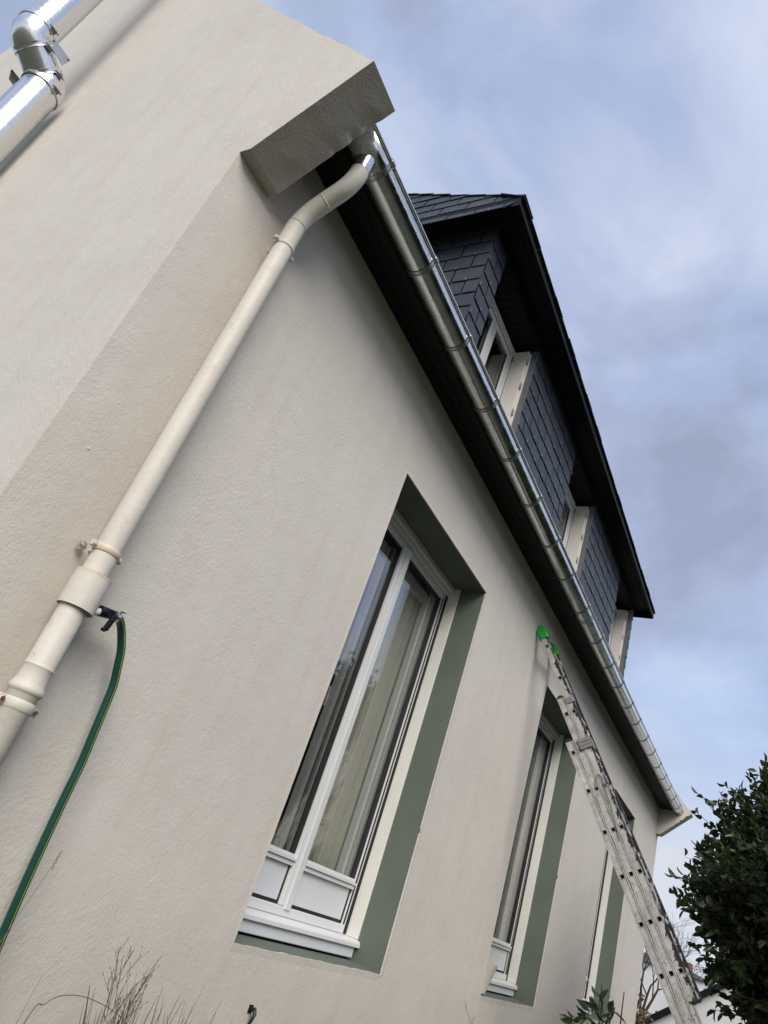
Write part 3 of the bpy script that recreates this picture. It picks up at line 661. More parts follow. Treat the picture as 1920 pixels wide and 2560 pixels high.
# collector sleeve with open bottom
SX = PX + 0.004
cl.tube([(SX, PYc, 1.992), (SX, PYc, 1.990), (SX, PYc, 1.893)], [0.0425, 0.0495, 0.0495], 32, cap=False); cl.tube([(SX, PYc, 1.893), (SX, PYc, 1.930)], 0.0465, 32, cap=False)
cl.tube([(SX, PYc, 1.8935), (SX, PYc, 1.8925)], [0.0495, 0.0465], 32, cap=False)
co = cl.build('collector_sleeve', PVC, dp, smooth=True)
MB().tube([(SX, PYc, 1.986), (SX, PYc, 1.9935), (SX, PYc, 1.996)], [0.0497, 0.0497, 0.040], 32, cap=False).build('rim', BAND, co, smooth=True)
lp = MB().tube([(PX, PYc, 1.965), (PX, PYc, 1.735), (PX, PYc, 1.733), (PX, PYc, 1.727), (PX, PYc, 1.724), (PX, PYc, 1.705), (PX, PYc, 1.690), (PX, PYc, 1.681), (PX, PYc, 1.675), (PX, PYc, 1.669), (PX, PYc, 1.663), (PX, PYc, 1.660), (PX, PYc, 1.656), (PX, PYc, GZ)],
          [0.0365, 0.0365, 0.0375, 0.039, 0.0375, 0.0375, 0.0383, 0.0405, 0.0432, 0.0445, 0.0435, 0.0410, 0.0380, 0.0380], 32, cap=False)
lp.build('lower_pipe', PVC, dp, smooth=True)
def clamp(z, mat, r, wide, style):
    m = MB(); m.tube([(PX, PYc, z - wide), (PX, PYc, z - wide * 0.6), (PX, PYc, z + wide * 0.6), (PX, PYc, z + wide)], [r + 0.001, r + 0.0035, r + 0.0035, r + 0.001], 32, cap=False)
    o = m.build('clamp', mat, dp, smooth=True)
    for s in (-1, 1):
        lg = MB(); lg.box(PX + s * (r + 0.010) - 0.010, PX + s * (r + 0.010) + 0.010, PYc - 0.006, PYc + 0.006, z - wide * 0.9, z + wide * 0.9)
        lg.tube([(PX + s * (r + 0.012), PYc - 0.011, z), (PX + s * (r + 0.012), PYc + 0.011, z)], 0.0065, 6); lg.build('lug', mat, o, bevel=0.002)
        if style == 'rust': MB().tube([(PX + s * (r + 0.012), PYc - 0.0135, z), (PX + s * (r + 0.012), PYc - 0.009, z)], 0.0058, 6).build('bolt', RUST if s < 0 else DULLZ, o)
    MB().tube([(PX, PYc + r, z), (PX, 0.01, z)], 0.006, 8).build('wall_stud', mat, o)
    return o
clamp(3.331, PVC, PR, 0.008, '')
c2 = clamp(2.064, BAND, PR, 0.010, '')
MB().tube([(PX - 0.040, -0.012, 2.058), (PX - 0.040, -0.022, 2.058), (PX - 0.040, -0.024, 2.058)], [0.014, 0.012, 0.002], 20).build('wall_rose', STEEL, c2, smooth=True)
clamp(1.630, PVC, 0.0380, 0.013, 'rust')

# ------------------------------------------------------------------ tap and hose
hz = thing('garden_hose', 'dark green garden hose with yellow stripe hanging from black tap on downpipe', 'hose')
v = MB(); v.tube([(SX + 0.044, -0.085, 1.910), (SX + 0.070, -0.090, 1.921)], 0.0105, 12); v.build('spigot', WHITE, hz, smooth=True)
v = MB(); v.tube([(0.352, -0.089, 1.919), (0.378, -0.093, 1.924)], [0.0155, 0.0140], 16); v.tube([(0.376, -0.093, 1.924), (0.404, -0.090, 1.929)], [0.0140, 0.0105], 12)
v.tube([(0.374, -0.112, 1.922), (0.374, -0.078, 1.922)], 0.0125, 12)
tp = v.build('tap_body', BLACKPL, hz, smooth=True)
v = MB(); v.obox((0.380, -0.118, 1.926), (-0.008, 0, -0.046), (0.014, 0, -0.003), (0, 0.012, 0)); v.obox((0.370, -0.117, 1.884), (-0.004, 0, -0.010), (0.014, 0, -0.002), (0, 0.010, 0)); v.build('tap_lever', BLACKPL, tp, bevel=0.003)
HP = [(0.398, -0.090, 1.928), (0.420, -0.084, 1.931), (0.446, -0.072, 1.924), (0.474, -0.063, 1.901), (0.500, -0.06, 1.865), (0.517, -0.06, 1.820), (0.532, -0.06, 1.776), (0.542, -0.06, 1.701), (0.549, -0.06, 1.640), (0.558, -0.06, 1.560), (0.562, -0.06, 1.453), (0.572, -0.06, 1.303), (0.584, -0.06, 1.173), (0.60, -0.07, 0.95), (0.62, -0.10, 0.70), (0.66, -0.16, 0.45), (0.75, -0.28, GZ + 0.016), (0.95, -0.4, GZ + 0.014)]
hpts = smoothp(HP, 6)
ho = MB().tube(hpts, 0.0118, 16, ref=(0, -1, 0)).build('hose_tube', HOSE, hz, smooth=True)
MB().tube(hpts, 0.0121, 3, cap=False, ref=(0, -1, 0), a0=0.27, a1=0.44).build('stripe', YEL, ho, smooth=True)
MB().tube(hpts, 0.0121, 3, cap=False, ref=(0, -1, 0), a0=-2.4, a1=-2.2).build('stripe', YEL, ho, smooth=True)
MB().tube([(0.400, -0.090, 1.928), (0.413, -0.087, 1.930)], 0.0150, 18).build('hose_clip', STEEL, hz, smooth=True)
MB().tube([(0.408, -0.094, 1.941), (0.413, -0.104, 1.948), (0.418, -0.110, 1.947)], 0.0035, 8).build('clip_screw', STEEL, hz)

# ------------------------------------------------------------------ flue
fl = thing('flue_pipe', 'shiny stainless steel flue with offset bend on the gable wall', 'flue')
FR, F1, F2, FYc, FZ1, FZ2 = 0.103, -0.140, -0.340, 2.12, 4.762, 4.945
def ftube(pts, r=FR, name='pipe', par=fl, cap=False): return MB().tube(pts, r, 48, cap=cap, ref=(0, 1, 0)).build(name, FLUE, par, smooth=True)
ftube([(F1, FYc, GZ), (F1, FYc, 2.5), (F1, FYc, FZ1)], name='lower_pipe')
d = Vector((F2 - F1, 0, FZ2 - FZ1)).normalized()
bl = [Vector((F1, FYc, FZ1 - 0.005)), Vector((F1, FYc, FZ1 + 0.05)), Vector((F1, FYc, FZ1 + 0.055)) + d * 0.03]
p1 = Vector((F1, FYc, FZ1 + 0.05)); p2 = Vector((F2, FYc, FZ2 - 0.02)); dd = (p2 - p1).normalized()
ftube([p1 - Vector((0, 0, 0.075)), p1 - Vector((0, 0, 0.004)), p1, p1 + dd * 0.02], FR + 0.004, 'elbow')
ftube([p1 + dd * 0.01, p2 - dd * 0.01], FR - 0.003, 'elbow_sleeve')
ftube([p2 - dd * 0.05, p2, p2 + Vector((0, 0, 0.005)), p2 + Vector((0, 0, 0.085))], FR + 0.004, 'elbow')
ftube([(F2, FYc, FZ2 + 0.0), (F2, FYc, 6.5), (F2, FYc, 9.4)], name='upper_pipe')
for c0, ax, rr_ in (((F1, FYc, FZ1 - 0.012), (0, 0, 1), FR), ((F2, FYc, FZ2 + 0.06), (0, 0, 1), FR), (p1 + dd * 0.045, dd, FR - 0.002), (p2 - dd * 0.05, dd, FR - 0.001)):
    c0 = Vector(c0); ax = Vector(ax)
    bo = ftube([c0 - ax * 0.014, c0 - ax * 0.012, c0 - ax * 0.008, c0 + ax * 0.008, c0 + ax * 0.012, c0 + ax * 0.014], [rr_ + 0.002, rr_ + 0.008, rr_ + 0.0065, rr_ + 0.0065, rr_ + 0.008, rr_ + 0.002], 'locking_band')
    b0 = c0 + Vector((0.03, -rr_ - 0.008, 0)); cb = MB(); cb.box(b0.x - 0.018, b0.x + 0.018, b0.y - 0.006, b0.y + 0.01, b0.z - 0.012, b0.z + 0.012); cb.tube([b0 + Vector((-0.03, -0.008, 0)), b0 + Vector((0.03, -0.008, 0))], 0.004, 8); cb.build('band_bolt', DULLZ, bo)
for s in (-1, 1):
    br = MB(); y0 = FYc + s * (FR + 0.006); zo = 0.0 if s < 0 else -0.20
    pl = [(-0.285, 4.975 + zo), (-0.160, 4.975 + zo), (-0.170, 4.900 + zo), (-0.262, 4.915 + zo)]
    br.add([(x, y0, z) for x, z in pl] + [(x, y0 + s * 0.004, z) for x, z in pl], [(0, 1, 2, 3), (7, 6, 5, 4), (0, 4, 5, 1), (1, 5, 6, 2), (2, 6, 7, 3), (3, 7, 4, 0)])
    bro = br.build('wall_bracket', STRAPM, fl)
    for bx in (-0.17, -0.275): MB().tube([(bx, y0 - 0.008, 4.962 + zo), (bx, y0 + 0.008, 4.962 + zo)], 0.006, 6).build('bolt', DULLZ, bro)

# ------------------------------------------------------------------ ladder
lad = thing('ladder', 'paint splashed aluminium extension ladder leaning on the wall with green taped tops', 'ladder')
LP0 = Vector((3.80, -0.100, 3.420)); LD = Vector((0.075, -0.527, -0.85)).normalized(); LU = Vector((1, 0, 0)); LU = (LU - LD * LU.dot(LD)).normalized(); LN = LD.cross(LU)
if LN.y < 0: LN = -LN
def LP(u, t, n): return LP0 + LU * u + LD * t + LN * n
SW, SD, SPC = 0.024, 0.048, 0.2505
def stile(u0, t0, t1, n0, holes, mat):
    m = MB(); hs = 0.0135
    ts = sorted([t0, t1] + [h + s * hs for h in holes for s in (-1, 1)]); ns = [n0 - SD / 2, n0 - hs, n0 + hs, n0 + SD / 2]
    for u in (u0, u0 + SW):
        for i in range(len(ts) - 1):
            inh = any(abs((ts[i] + ts[i + 1]) / 2 - h) < hs * 0.9 for h in holes)
            if inh: cells = ((ns[0], ns[1]), (ns[2], ns[3]))
            else: cells = ((ns[0], ns[3]),)
            for a, b in cells: m.quad(LP(u, ts[i], a), LP(u, ts[i + 1], a), LP(u, ts[i + 1], b), LP(u, ts[i], b))
    for n in (ns[0], ns[3]): m.quad(LP(u0, t0, n), LP(u0, t1, n), LP(u0 + SW, t1, n), LP(u0 + SW, t0, n))
    for t in (t0, t1): m.quad(LP(u0, t, ns[0]), LP(u0 + SW, t, ns[0]), LP(u0 + SW, t, ns[3]), LP(u0, t, ns[3]))
    for u in (u0 - 0.0035, u0 + SW):      # raised lips of the extrusion
        for a in (ns[0], ns[3] - 0.006, ns[0] + 0.0095, ns[3] - 0.012):
            w = 0.006 if a in (ns[0], ns[3] - 0.006) else 0.0015
            dpth = 0.0035 if w > 0.002 else 0.0018
            uu = u if w > 0.002 or u > u0 else u + 0.0017
            m.obox(LP(uu, t0 + 0.002, a), LD * (t1 - t0 - 0.004), LN * w, LU * dpth)
    o = m.build('stile', mat, lad); return o
def endcap(u, t, n, s):
    m = MB()
    for k in range(7):
        a = -SD / 2 + SD * (k + 0.5) / 7; h = 0.020 * math.sqrt(max(0.05, 1 - ((a) / (SD / 2)) ** 2))
        m.obox(LP(u - 0.003, t, n + a - 0.0022), LD * (s * h), LN * 0.0044, LU * (SW + 0.006))
    m.obox(LP(u - 0.004, t, n - SD / 2 - 0.002), LD * (s * 0.005), LN * (SD + 0.004), LU * (SW + 0.008)); m.build('rubber_foot', BLACK, lad)
LW = 0.355
sect = [(0.0, -0.115, 2.14, 0.0, 9, ALUP), (0.053, 0.385, 2.62, 0.5 * 1.002, 9, ALU), (0.107, 0.675, 3.60, 0.751, 12, ALU)]
for n0, t0, t1, th0, cnt, mt in sect:
    holes = [th0 + SPC * k for k in range(cnt) if th0 + SPC * k < t1 - 0.05]
    for u0 in (0.0, LW): stile(u0, t0, t1, n0, holes, mt)
    for h in holes:
        m = MB(); a, b = 0.0132, 0.0112; u0, u1 = -0.0035, LW + SW + 0.0035
        out = [(-a, -a), (a, -a), (a, a), (-a, a)]; inn = [(-b, -b), (b, -b), (b, b), (-b, b)]
        vs = [LP(u, h + p, n0 + q) for u in (u0, u1) for p, q in out] + [LP(u, h + p, n0 + q) for u in (u0, u1) for p, q in inn]
        fs = []
        for i in range(4):
            j = (i + 1) % 4; fs += [(i, j, 4 + j, 4 + i), (8 + i, 12 + i, 12 + j, 8 + j), (i, 8 + i, 8 + j, j), (4 + i, 4 + j, 12 + j, 12 + i)]
        m.add(vs, fs); m.build('rung', ALU, lad)
    for u0 in (0.0, LW):
        if n0 > 0: endcap(u0, t0, n0, -1)
        endcap(u0, t1, n0, 1)
# green taped pads on the ladder's head
for u0 in (0.0, LW):
    m = MB(); n = 9; secs = []
    for k in range(n):
        t = -0.175 + 0.11 * k / (n - 1); f = math.sin(min(1, (k + 1.2) / 5.5) * math.pi / 2); ring = []
        for j in range(18):
            a = 2 * math.pi * j / 18; ca, sa = math.cos(a), math.sin(a); e = 0.45
            pu = (abs(ca) ** e) * (1 if ca > 0 else -1) * (SW / 2 + 0.010) * f; pn = (abs(sa) ** e) * (1 if sa > 0 else -1) * (SD / 2 + 0.012) * f
            w = 1 + 0.09 * mnoise.noise(Vector((j * 1.3 + u0 * 9, k * 0.8, 2)))
            ring.append(LP(u0 + SW / 2 + pu * w, t, 0.0 + pn * w))
        secs.append(ring)
    m.add([p for r_ in secs for p in r_], [(i * 18 + j, i * 18 + (j + 1) % 18, (i + 1) * 18 + (j + 1) % 18, (i + 1) * 18 + j) for i in range(n - 1) for j in range(18)] + [tuple(range(17, -1, -1)), tuple(range((n - 1) * 18, n * 18))])
    m.build('green_pad', PADG, lad, smooth=True)
# guide brackets
m = MB(); m.obox(LP(-0.010, 0.40, -0.026), LD * 0.04, LN * 0.055, LU * 0.008); m.obox(LP(-0.010, 0.40, -0.032), LD * 0.04, LN * 0.007, LU * 0.05); m.build('guide_bracket', ADHES, lad, bevel=0.002)
m = MB()
for k in range(3): m.obox(LP(-0.013 - 0.002 * (k != 1), 0.688 + k * 0.023, -0.028), LD * 0.021, LN * 0.082, LU * 0.008)
m.obox(LP(-0.009, 0.686, -0.034), LD * 0.072, LN * 0.09, LU * 0.004); m.obox(LP(-0.009, 0.70, -0.036), LD * 0.075, LN * 0.010, LU * 0.05); m.build('guide_bracket', ADHES, lad, bevel=0.0015)
m = MB(); m.tube([LP(-0.006, 1.00, 0.056), LP(-0.010, 0.955, 0.034), LP(-0.010, 0.925, 0.010), LP(-0.006, 0.94, 0.0)], 0.004, 8); m.build('latch_hook', ADHES, lad)
m = MB(); m.tube([LP(-0.006, 0.94, -0.002), LP(-0.012, 1.15, 0.012), LP(-0.008, 1.32, 0.040)], 0.0022, 6); m.tube([LP(-0.006, 0.95, -0.006), LP(-0.012, 1.18, 0.018), LP(-0.008, 1.32, 0.042)], 0.0022, 6); m.build('cord', ADHES, lad)

# ------------------------------------------------------------------ curtains
def curtain(xa, xb, y, z0, z1, folds, amp, label):
    m = MB(); n = folds * 10
    vs = []
    for zi in range(5):
        z = lerp(z0, z1, zi / 4)
        for i in range(n + 1):
            t = i / n; x = lerp(xa, xb, t) + 0.004 * math.sin(zi * 1.7 + i); a = amp * (0.6 + 0.5 * math.sin(i * 0.13 + 1))
            vs.append((x, y + a * math.sin(t * folds * 2 * math.pi + 0.35 * math.sin(zi + t * 9)), z))
    m.add(vs, [(r * (n + 1) + i, r * (n + 1) + i + 1, (r + 1) * (n + 1) + i + 1, (r + 1) * (n + 1) + i) for r in range(4) for i in range(n)])
    o = m.build('curtain', CURTAIN, smooth=True); so = o.modifiers.new('solid', 'SOLIDIFY'); so.thickness = 0.003
    return tagged(o, label, 'curtain', 'curtains behind the ground floor windows')
curtain(2.25, 2.80, 0.385, 1.2, 3.4, 7, 0.022, 'linen curtain behind the right pane of the large front window')
curtain(4.80, 5.48, 0.43, 1.2, 3.4, 8, 0.028, 'folded curtain inside the window beside the ladder')
curtain(7.45, 8.30, 0.43, 1.2, 3.4, 9, 0.028, 'curtain inside the window farthest from the downpipe')

# ------------------------------------------------------------------ planter on the second ledge
pot = thing('planter', 'tall tapered cream planter on the ledge of the window beside the ladder', 'planter')
pc = (4.485, 0.105)
MB().tube([(pc[0], pc[1], 1.238), (pc[0], pc[1], 1.24), (pc[0] + 0.004, pc[1], 1.412), (pc[0] + 0.004, pc[1], 1.418), (pc[0] + 0.004, pc[1], 1.414), (pc[0], pc[1], 1.26)], [0.05, 0.056, 0.098, 0.099, 0.093, 0.05], 28).build('pot', POTM, pot, smooth=True)
MB().tube([(pc[0], pc[1], 1.396), (pc[0], pc[1], 1.400)], 0.090, 20).build('soil', BARK, pot)

# ------------------------------------------------------------------ wall hook
hk = MB(); hk.tube([(1.818, 0.0, 1.047), (1.820, -0.02, 1.050), (1.817, -0.028, 1.038), (1.811, -0.026, 1.018), (1.805, -0.02, 0.992)], [0.007, 0.008, 0.007, 0.006, 0.003], 8)
hk.box(1.808, 1.830, -0.004, 0.002, 1.034, 1.060)
tagged(hk.build('wall_hook', BLACKPL, smooth=True), 'small black hook low on the wall under the large front window', 'hook')

# ------------------------------------------------------------------ plants
def leaves(pos, dirs, length, width, up=None, fold=0.25, curl=0.15):
    """flat arrays of kite shaped, folded leaves: 6 verts, 4 tris"""
    n = len(pos); d = dirs / np.linalg.norm(dirs, axis=1, keepdims=True)
    r = nrng.normal(size=(n, 3)); s = np.cross(d, r); s /= np.linalg.norm(s, axis=1, keepdims=True); nn_ = np.cross(s, d)
    L_ = length[:, None]; W_ = width[:, None]
    base = pos; tip = pos + d * L_ - nn_ * L_ * curl; m1 = pos + d * L_ * 0.36; m2 = pos + d * L_ * 0.72 - nn_ * L_ * curl * 0.4
    V = np.stack([base, m1 + s * W_ * 0.5 + nn_ * W_ * fold, m2 + s * W_ * 0.40 + nn_ * W_ * fold, tip, m2 - s * W_ * 0.40 + nn_ * W_ * fold, m1 - s * W_ * 0.5 + nn_ * W_ * fold, m1, m2], 1).reshape(-1, 3)
    o = (np.arange(n) * 8)[:, None, None]
    F = (np.array([[0, 1, 6, 6], [1, 2, 7, 6], [2, 3, 7, 7], [0, 6, 5, 5], [6, 7, 4, 5], [7, 3, 4, 4]])[None] + o)
    tri = []
    for q in ((0, 1, 6), (1, 2, 7), (1, 7, 6), (2, 3, 7), (0, 6, 5), (6, 7, 4), (6, 4, 5), (7, 3, 4)): tri.append(np.array(q)[None] + (np.arange(n) * 8)[:, None])
    return V, np.concatenate(tri, 0)
def bush(name, label, cat, c, rad, shoots, per, ll, lw, mat, trunk_to, seed, bias=0.55, stems=7, flat=0.0):
    t = thing(name, label, cat); rg = np.random.default_rng(seed); c = np.array(c); rad = np.array(rad)
    P = []; Dr = []; tw = MB()
    for i in range(shoots):
        v = rg.normal(size=3); v /= np.linalg.norm(v); k = bias + (1 - bias) * rg.random() ** 0.6
        lump = 1 + 0.16 * mnoise.noise(Vector(tuple(v * 2.3 + seed))) + 0.12 * mnoise.noise(Vector(tuple(v * 5.1 + seed)))
        p = c + v * rad * k * lump * (1 if v[2] > 0 else np.array([1 + 0.25 * v[2], 1 + 0.25 * v[2], 0.85]))
        d = v + np.array([0, 0, 0.55]) + rg.normal(size=3) * 0.45; d /= np.linalg.norm(d); Ls = rg.uniform(0.5, 1.2) * ll * 3.2
        if k > 0.80: tw.tube([tuple(p - d * ll * 1.5), tuple(p + d * Ls * 0.5), tuple(p + d * Ls * 1.02)], [0.0045, 0.003, 0.0012], 3, cap=False)
        for j in range(per):
            f = (j + rg.random()) / per; q = p + d * Ls * f + rg.normal(size=3) * ll * 0.06
            dv = d * 0.7 + rg.normal(size=3) * 0.7; P.append(q); Dr.append(dv)
    P = np.array(P); Dr = np.array(Dr); n = len(P)
    V, F = leaves(P, Dr, rg.uniform(0.5, 1.25, n) * ll, rg.uniform(0.6, 1.2, n) * lw)
    raw_mesh('crown', V, F, mat, t)
    m = MB()
    for k in range(stems):
        v = rg.normal(size=3); v /= np.linalg.norm(v); v[2] = abs(v[2]) * 0.8 + 0.2; e = c + v * rad * 0.75
        b = Vector((trunk_to[0] + rg.uniform(-.08, .08), trunk_to[1] + rg.uniform(-.08, .08), GZ - 0.05))
        mid = Vector(tuple(c - np.array([0, 0, rad[2] * 0.5]))).lerp(b, 0.35); pts = smoothp([b, mid, Vector(tuple(e))], 5); m.tube(pts, [lerp(0.035, 0.006, i / (len(pts) - 1)) for i in range(len(pts))], 6)
    m.build('trunk', BARK, t, smooth=True)
    if tw.v: tw.build('twigs', BARK, t, kind='stuff')
    return t
bush('evergreen_bush', 'large dark evergreen bush at the right beyond the ladder', 'bush', (5.38, -2.10, 2.28), (0.88, 1.0, 1.10), 3600, 11, 0.074, 0.040, LEAF, (5.35, -2.1), 21, bias=0.45)

def twig_tree(name, label, cat, base, height, seed, r0=0.06, depth=6, spread=0.55, mat=BARK, group=None, up=0.25):
    t = thing(name, label, cat, group=group); rg = random.Random(seed); tr = MB(); tw = MB()
    def grow(p, d, ln, r, lev):
        pts = [p]; q = p.copy(); dd_ = d.copy()
        for i in range(3):
            dd_ = (dd_ + Vector((rg.gauss(0, .12), rg.gauss(0, .12), rg.gauss(0, .10) + 0.03))).normalized(); q = q + dd_ * ln / 3; pts.append(q.copy())
        (tr if lev < 2 else tw).tube(pts, [lerp(r, r * 0.62, i / 3) for i in range(4)], 6 if lev < 2 else 3, cap=False)
        if lev >= depth: return
        for k in range(rg.choice((2, 3, 3)) if lev else 4):
            nd = (dd_ + Vector((rg.gauss(0, spread), rg.gauss(0, spread), rg.gauss(up, spread * 0.6)))).normalized()
            grow(pts[rg.choice((2, 3, 3))], nd, ln * rg.uniform(0.6, 0.85), r * 0.58, lev + 1)
    grow(Vector(base), Vector((rg.gauss(0, .05), rg.gauss(0, .05), 1)), height * 0.30, r0, 0)
    tr.build('trunk', mat, t, smooth=True); tw.build('crown', mat, t); return t
GB = 'bare winter trees behind the neighbouring roofs'
twig_tree('bare_tree', 'bare twiggy tree between the house corner and the ladder', 'tree', (17.5, 1.30, GZ), 3.3, 5, 0.055, 6, group=GB)
twig_tree('bare_tree', 'bare tree whose twigs show just right of the ladder against the sky', 'tree', (27.5, 1.75, GZ), 4.6, 8, 0.07, 6, group=GB)
twig_tree('bare_tree', 'bare fan shaped tree above the white outbuilding beside the evergreen bush', 'tree', (30.0, 0.45, GZ), 3.9, 12, 0.07, 6, group=GB)
bush('brown_shrub', 'brown winter shrub at the foot of the house corner behind the ladder', 'shrub', (13.6, 0.95, 1.05), (0.7, 0.5, 0.65), 420, 8, 0.09, 0.045, LEAFB, (13.6, 0.95), 33, bias=0.2, stems=5)

# leafy shrub in front of the ladder foot
def sprig_shrub():
    t = thing('leafy_shrub', 'leafy green shrub with twigs crossing in front of the ladder', 'shrub'); rg = random.Random(4); st = MB(); P = []; Dv = []
    tips = [((2.70, -0.86, 1.30), 1), ((2.72, -0.92, 1.42), 1), ((2.74, -1.00, 1.53), 1), ((2.75, -1.05, 1.50), 1), ((2.73, -0.97, 1.46), 1), ((2.72, -0.90, 1.36), 1), ((2.70, -0.88, 1.22), 1), ((2.76, -1.22, 1.47), 0), ((2.75, -1.09, 1.57), 0), ((2.76, -1.12, 1.36), 1), ((2.70, -0.80, 1.27), 0), ((2.74, -1.04, 1.40), 1)]
    for (tp_, lf) in tips:
        b = Vector((2.80 + rg.uniform(-.1, .1), -0.98 + rg.uniform(-.08, .08), GZ - 0.02)); e = Vector(tp_) + Vector((0.0, 0.0, -0.045)); mid = b.lerp(e, 0.62) + Vector((rg.uniform(-.05, .05), rg.uniform(-.05, .05), 0))
        pts = smoothp([b, mid, e], 6); st.tube(pts, [lerp(0.008, 0.002, i / (len(pts) - 1)) for i in range(len(pts))], 6)
        if lf:
            for k in range(15):
                f = 1 - 0.26 * (k / 15) ** 1.1; p = pts[int(f * (len(pts) - 1))]; q = e.lerp(pts[-4], k / 15 * 0.9)
                P.append(tuple(q)); Dv.append((rg.gauss(0, .8), rg.gauss(0, .8), rg.gauss(0.15, .5)))
    st.build('stem', BARK, t, smooth=True); P = np.array(P); Dv = np.array(Dv); n = len(P)
    V, F = leaves(P, Dv, nrng.uniform(0.05, 0.085, n), nrng.uniform(0.018, 0.028, n)); raw_mesh('foliage', V, F, LEAF2, t)
sprig_shrub()

# dry weeds at the foot of the wall
def weed(name, label, base, tip, seed, branches, mat=DRY, cat='weed', group=None, seeds=True):
    t = thing(name, label, cat, group=group); rg = random.Random(seed); m = MB(); sd = MB()
    b, e = Vector(base), Vector(tip)
    for k in range(max(1, branches // 6)):
        ee = e + Vector((rg.uniform(-.05, .06), rg.uniform(-.05, .05), rg.uniform(-.10, 0))) * (0 if k == 0 else 1)
        mid = b.lerp(ee, 0.5) + Vector((rg.uniform(-.03, .03), rg.uniform(-.02, .02), 0)); pts = smoothp([b + Vector((rg.uniform(-.03, .03), rg.uniform(-.03, .03), 0)), mid, ee], 8)
        m.tube(pts, [lerp(0.0020, 0.0005, i / (len(pts) - 1)) for i in range(len(pts))], 4, cap=False)
        for j in range(6 if branches >= 6 else 0):
            i0 = rg.randint(int(len(pts) * 0.62), len(pts) - 2); p = pts[i0]
            d = (pts[i0 + 1] - pts[i0]).normalized() + Vector((rg.gauss(0, .55), rg.gauss(0, .4), 0.1)); d.normalize(); ln = rg.uniform(0.04, 0.10)
            q = p + d * ln; m.tube([p, p + d * ln * 0.5 + Vector((0, 0, 0.006)), q], [0.0011, 0.0009, 0.0006], 3, cap=False)
            for s in range(3):
                d2 = (d + Vector((rg.gauss(0, .6), rg.gauss(0, .5), 0.35))).normalized(); a = p.lerp(q, rg.uniform(0.35, 1)); z = a + d2 * rg.uniform(0.015, 0.04)
                m.tube([a, z], [0.0008, 0.0005], 3, cap=False)
                if seeds: sd.tube([z, z + d2 * 0.006], [0.0014, 0.0004], 4)
    m.build('stem', mat, t)
    if seeds and sd.v: sd.build('seed_head', mat, t, kind='stuff')
    return t
weed('dried_weed', 'tall branched dry weed against the wall below the hose', (0.93, -0.24, GZ), (0.815, -0.25, 1.205), 3, 24)
weed('dried_weed', 'shorter dry branching stalk beside the tall weed', (0.96, -0.28, GZ), (0.875, -0.25, 1.165), 9, 18)
sk = weed('dry_stalk', 'single long dry grass stalk with seed tip rising past the hose', (0.40, -0.20, GZ), (0.466, -0.25, 1.374), 2, 1, seeds=False)
m = MB()
for k in range(7): z = 1.374 - 0.006 * k; m.tube([(0.466 - 0.0004 * k, -0.25, z), (0.466 + 0.0022 * (-1) ** k, -0.252, z + 0.007)], [0.0013, 0.0005], 5)
m.build('seed_head', DRY, sk, kind='stuff')
weed('dry_stalk', 'short bare dry stalk at the lower left edge of the wall', (0.50, -0.24, GZ), (0.580, -0.25, 1.137), 6, 1, seeds=False)
def arch():
    t = thing('bramble', 'thin arching bramble cane low on the wall at the left', 'weed'); pts = smoothp([(0.56, -0.22, GZ), (0.585, -0.25, 1.00), (0.628, -0.25, 1.085), (0.70, -0.25, 1.105), (0.80, -0.25, 1.092), (0.90, -0.25, 1.062), (0.97, -0.25, 1.02)], 8)
    MB().tube(pts, [lerp(0.0016, 0.0006, i / (len(pts) - 1)) for i in range(len(pts))], 5).build('cane', DRY, t, smooth=True)
arch()
def tuft(label, x, y, zt, n, spread, seed, green=0.3):
    t = thing('grass_tuft', label, 'grass', group='dry grass tufts along the foot of the wall'); rg = random.Random(seed); md = MB(); mg = MB()
    for k in range(n):
        b = Vector((x + rg.gauss(0, .04), y + rg.gauss(0, .03), GZ)); e = Vector((x + rg.gauss(0, spread), y + rg.gauss(0, .06), zt - abs(rg.gauss(0, .10)))); mid = b.lerp(e, 0.6) + Vector((0, 0, 0.05)); 
        if rg.random() < 0.3: e.z -= 0.06; e.x += rg.choice((-1, 1)) * 0.06
        pts = smoothp([b, mid, e], 5); (mg if rg.random() < green else md).tube(pts, [lerp(0.0022, 0.0004, (i / (len(pts) - 1)) ** 2) for i in range(len(pts))], 3, cap=False)
    md.build('blade', DRYG, t, kind='stuff')
    if mg.v: mg.build('green_blade', LEAF2, t, kind='stuff')
tuft('clump of dry and green grass blades round the tall dry weed', 0.93, -0.25, 1.135, 70, 0.10, 5, 0.45)
tuft('dry grass clump between the tall weed and the black hook', 1.20, -0.25, 1.125, 34, 0.10, 6, 0.1)
tuft('wispy grass clump right of the tall weed, curling at the tips', 1.05, -0.25, 1.155, 22, 0.09, 16, 0.25)
weed('dry_stalk', 'reddish dry stalk tip in front of the wall between second and third windows', (3.25, -0.35, GZ), (3.17, -0.35, 1.20), 13, 6, seeds=True)

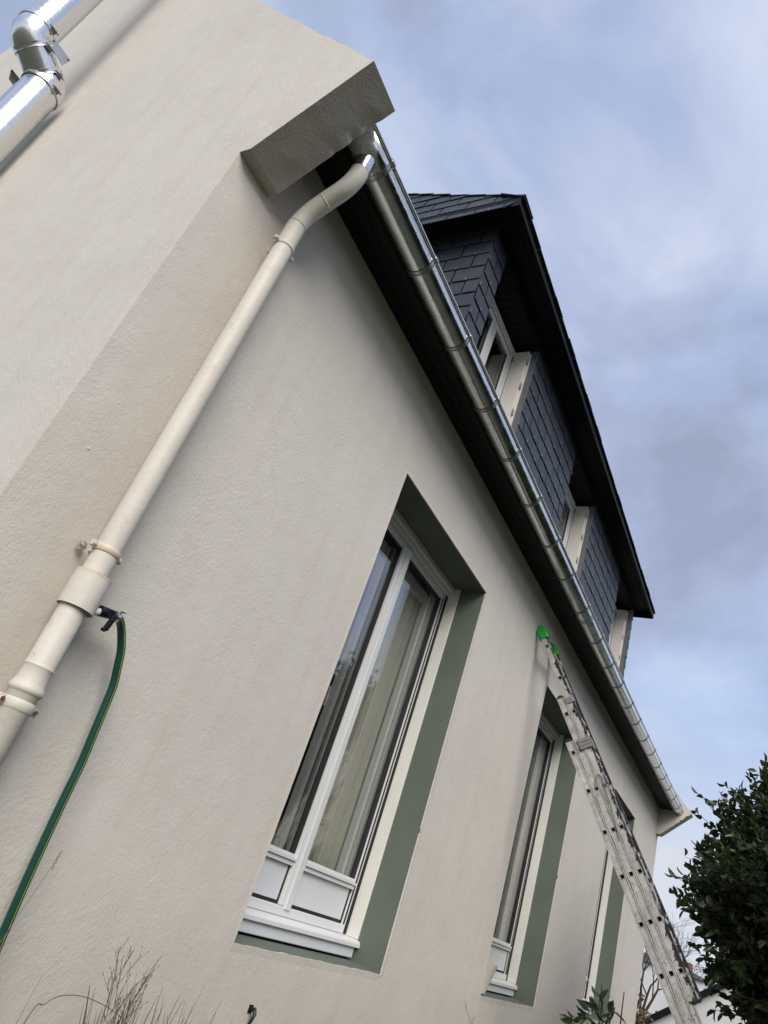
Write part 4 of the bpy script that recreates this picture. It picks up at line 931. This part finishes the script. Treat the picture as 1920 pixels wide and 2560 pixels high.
# ------------------------------------------------------------------ neighbouring buildings
ob = thing('outbuilding', 'white walled outbuilding with dark sloping roof edge behind the ladder foot', 'building')
m = MB(); X0 = 16.0; pk = (-2.6, 3.93); ev = (1.25, 0.795); ev2 = (-6.4, 0.85)
m.prism_x([(ev[0], GZ - 0.2), (ev[0], ev[1]), pk, ev2, (ev2[0], GZ - 0.2)], X0, X0 + 5); m.build('wall', WALLW, ob)
dv = Vector((0, pk[0] - ev[0], pk[1] - ev[1])); dv2 = Vector((0, ev2[0] - pk[0], ev2[1] - pk[1]))
MB().obox(Vector((X0 - 0.12, ev[0] + 0.1, ev[1] - 0.08)), dv * 1.03, (0, 0, 0.13), (5.3, 0, 0)).build('roof', FASCIA, ob)
MB().obox(Vector((X0 - 0.12, pk[0], pk[1])), dv2 * 1.03, (0, 0, 0.13), (5.3, 0, 0)).build('roof', FASCIA, ob)
nh = thing('neighbour_house', 'far white house with brick chimneys seen between ladder and bush', 'house')
MB().box(24.0, 27.0, 0.557, 3.2, GZ - 0.2, 2.60).build('wall', WALLW, nh)
rfm = MB(); rfm.prism_x([(0.50, 2.59), (0.50, 2.64), (1.6, 2.86), (3.3, 2.64), (3.3, 2.59)], 23.9, 27.1); rf = rfm.build('roof', DULLZ, nh)
MB().box(24.3, 24.7, 0.93, 1.12, 2.6, 2.93).build('chimney', BRICK, nh); MB().box(23.6, 24.0, 0.42, 0.555, GZ, 2.30).build('side_wall', POTM, nh)
MB().box(23.7, 23.9, 0.44, 0.52, 2.30, 2.42).build('chimney', BRICK, nh)
# garden hedge and trees on the camera's side, which the gutter and the glass mirror
def hedge():
    rg = np.random.default_rng(77); n = 30000; P = np.stack([rg.uniform(-2.5, 18, n), rg.uniform(-8.6, -7.0, n), GZ + 4.4 * rg.random(n) ** 0.75], 1)
    P[:, 2] *= 1 + 0.12 * np.sin(P[:, 0] * 1.3) * np.sin(P[:, 0] * 0.41 + 1)
    V, F = leaves(P, rg.normal(size=(n, 3)) + np.array([0, 0.4, 0.3]), rg.uniform(0.2, 0.34, n), rg.uniform(0.11, 0.18, n)); o = raw_mesh('hedge', V, F, LEAF, kind='stuff')
    o['label'] = 'tall dark hedge across the garden behind the viewer'; o['category'] = 'hedge'
hedge()
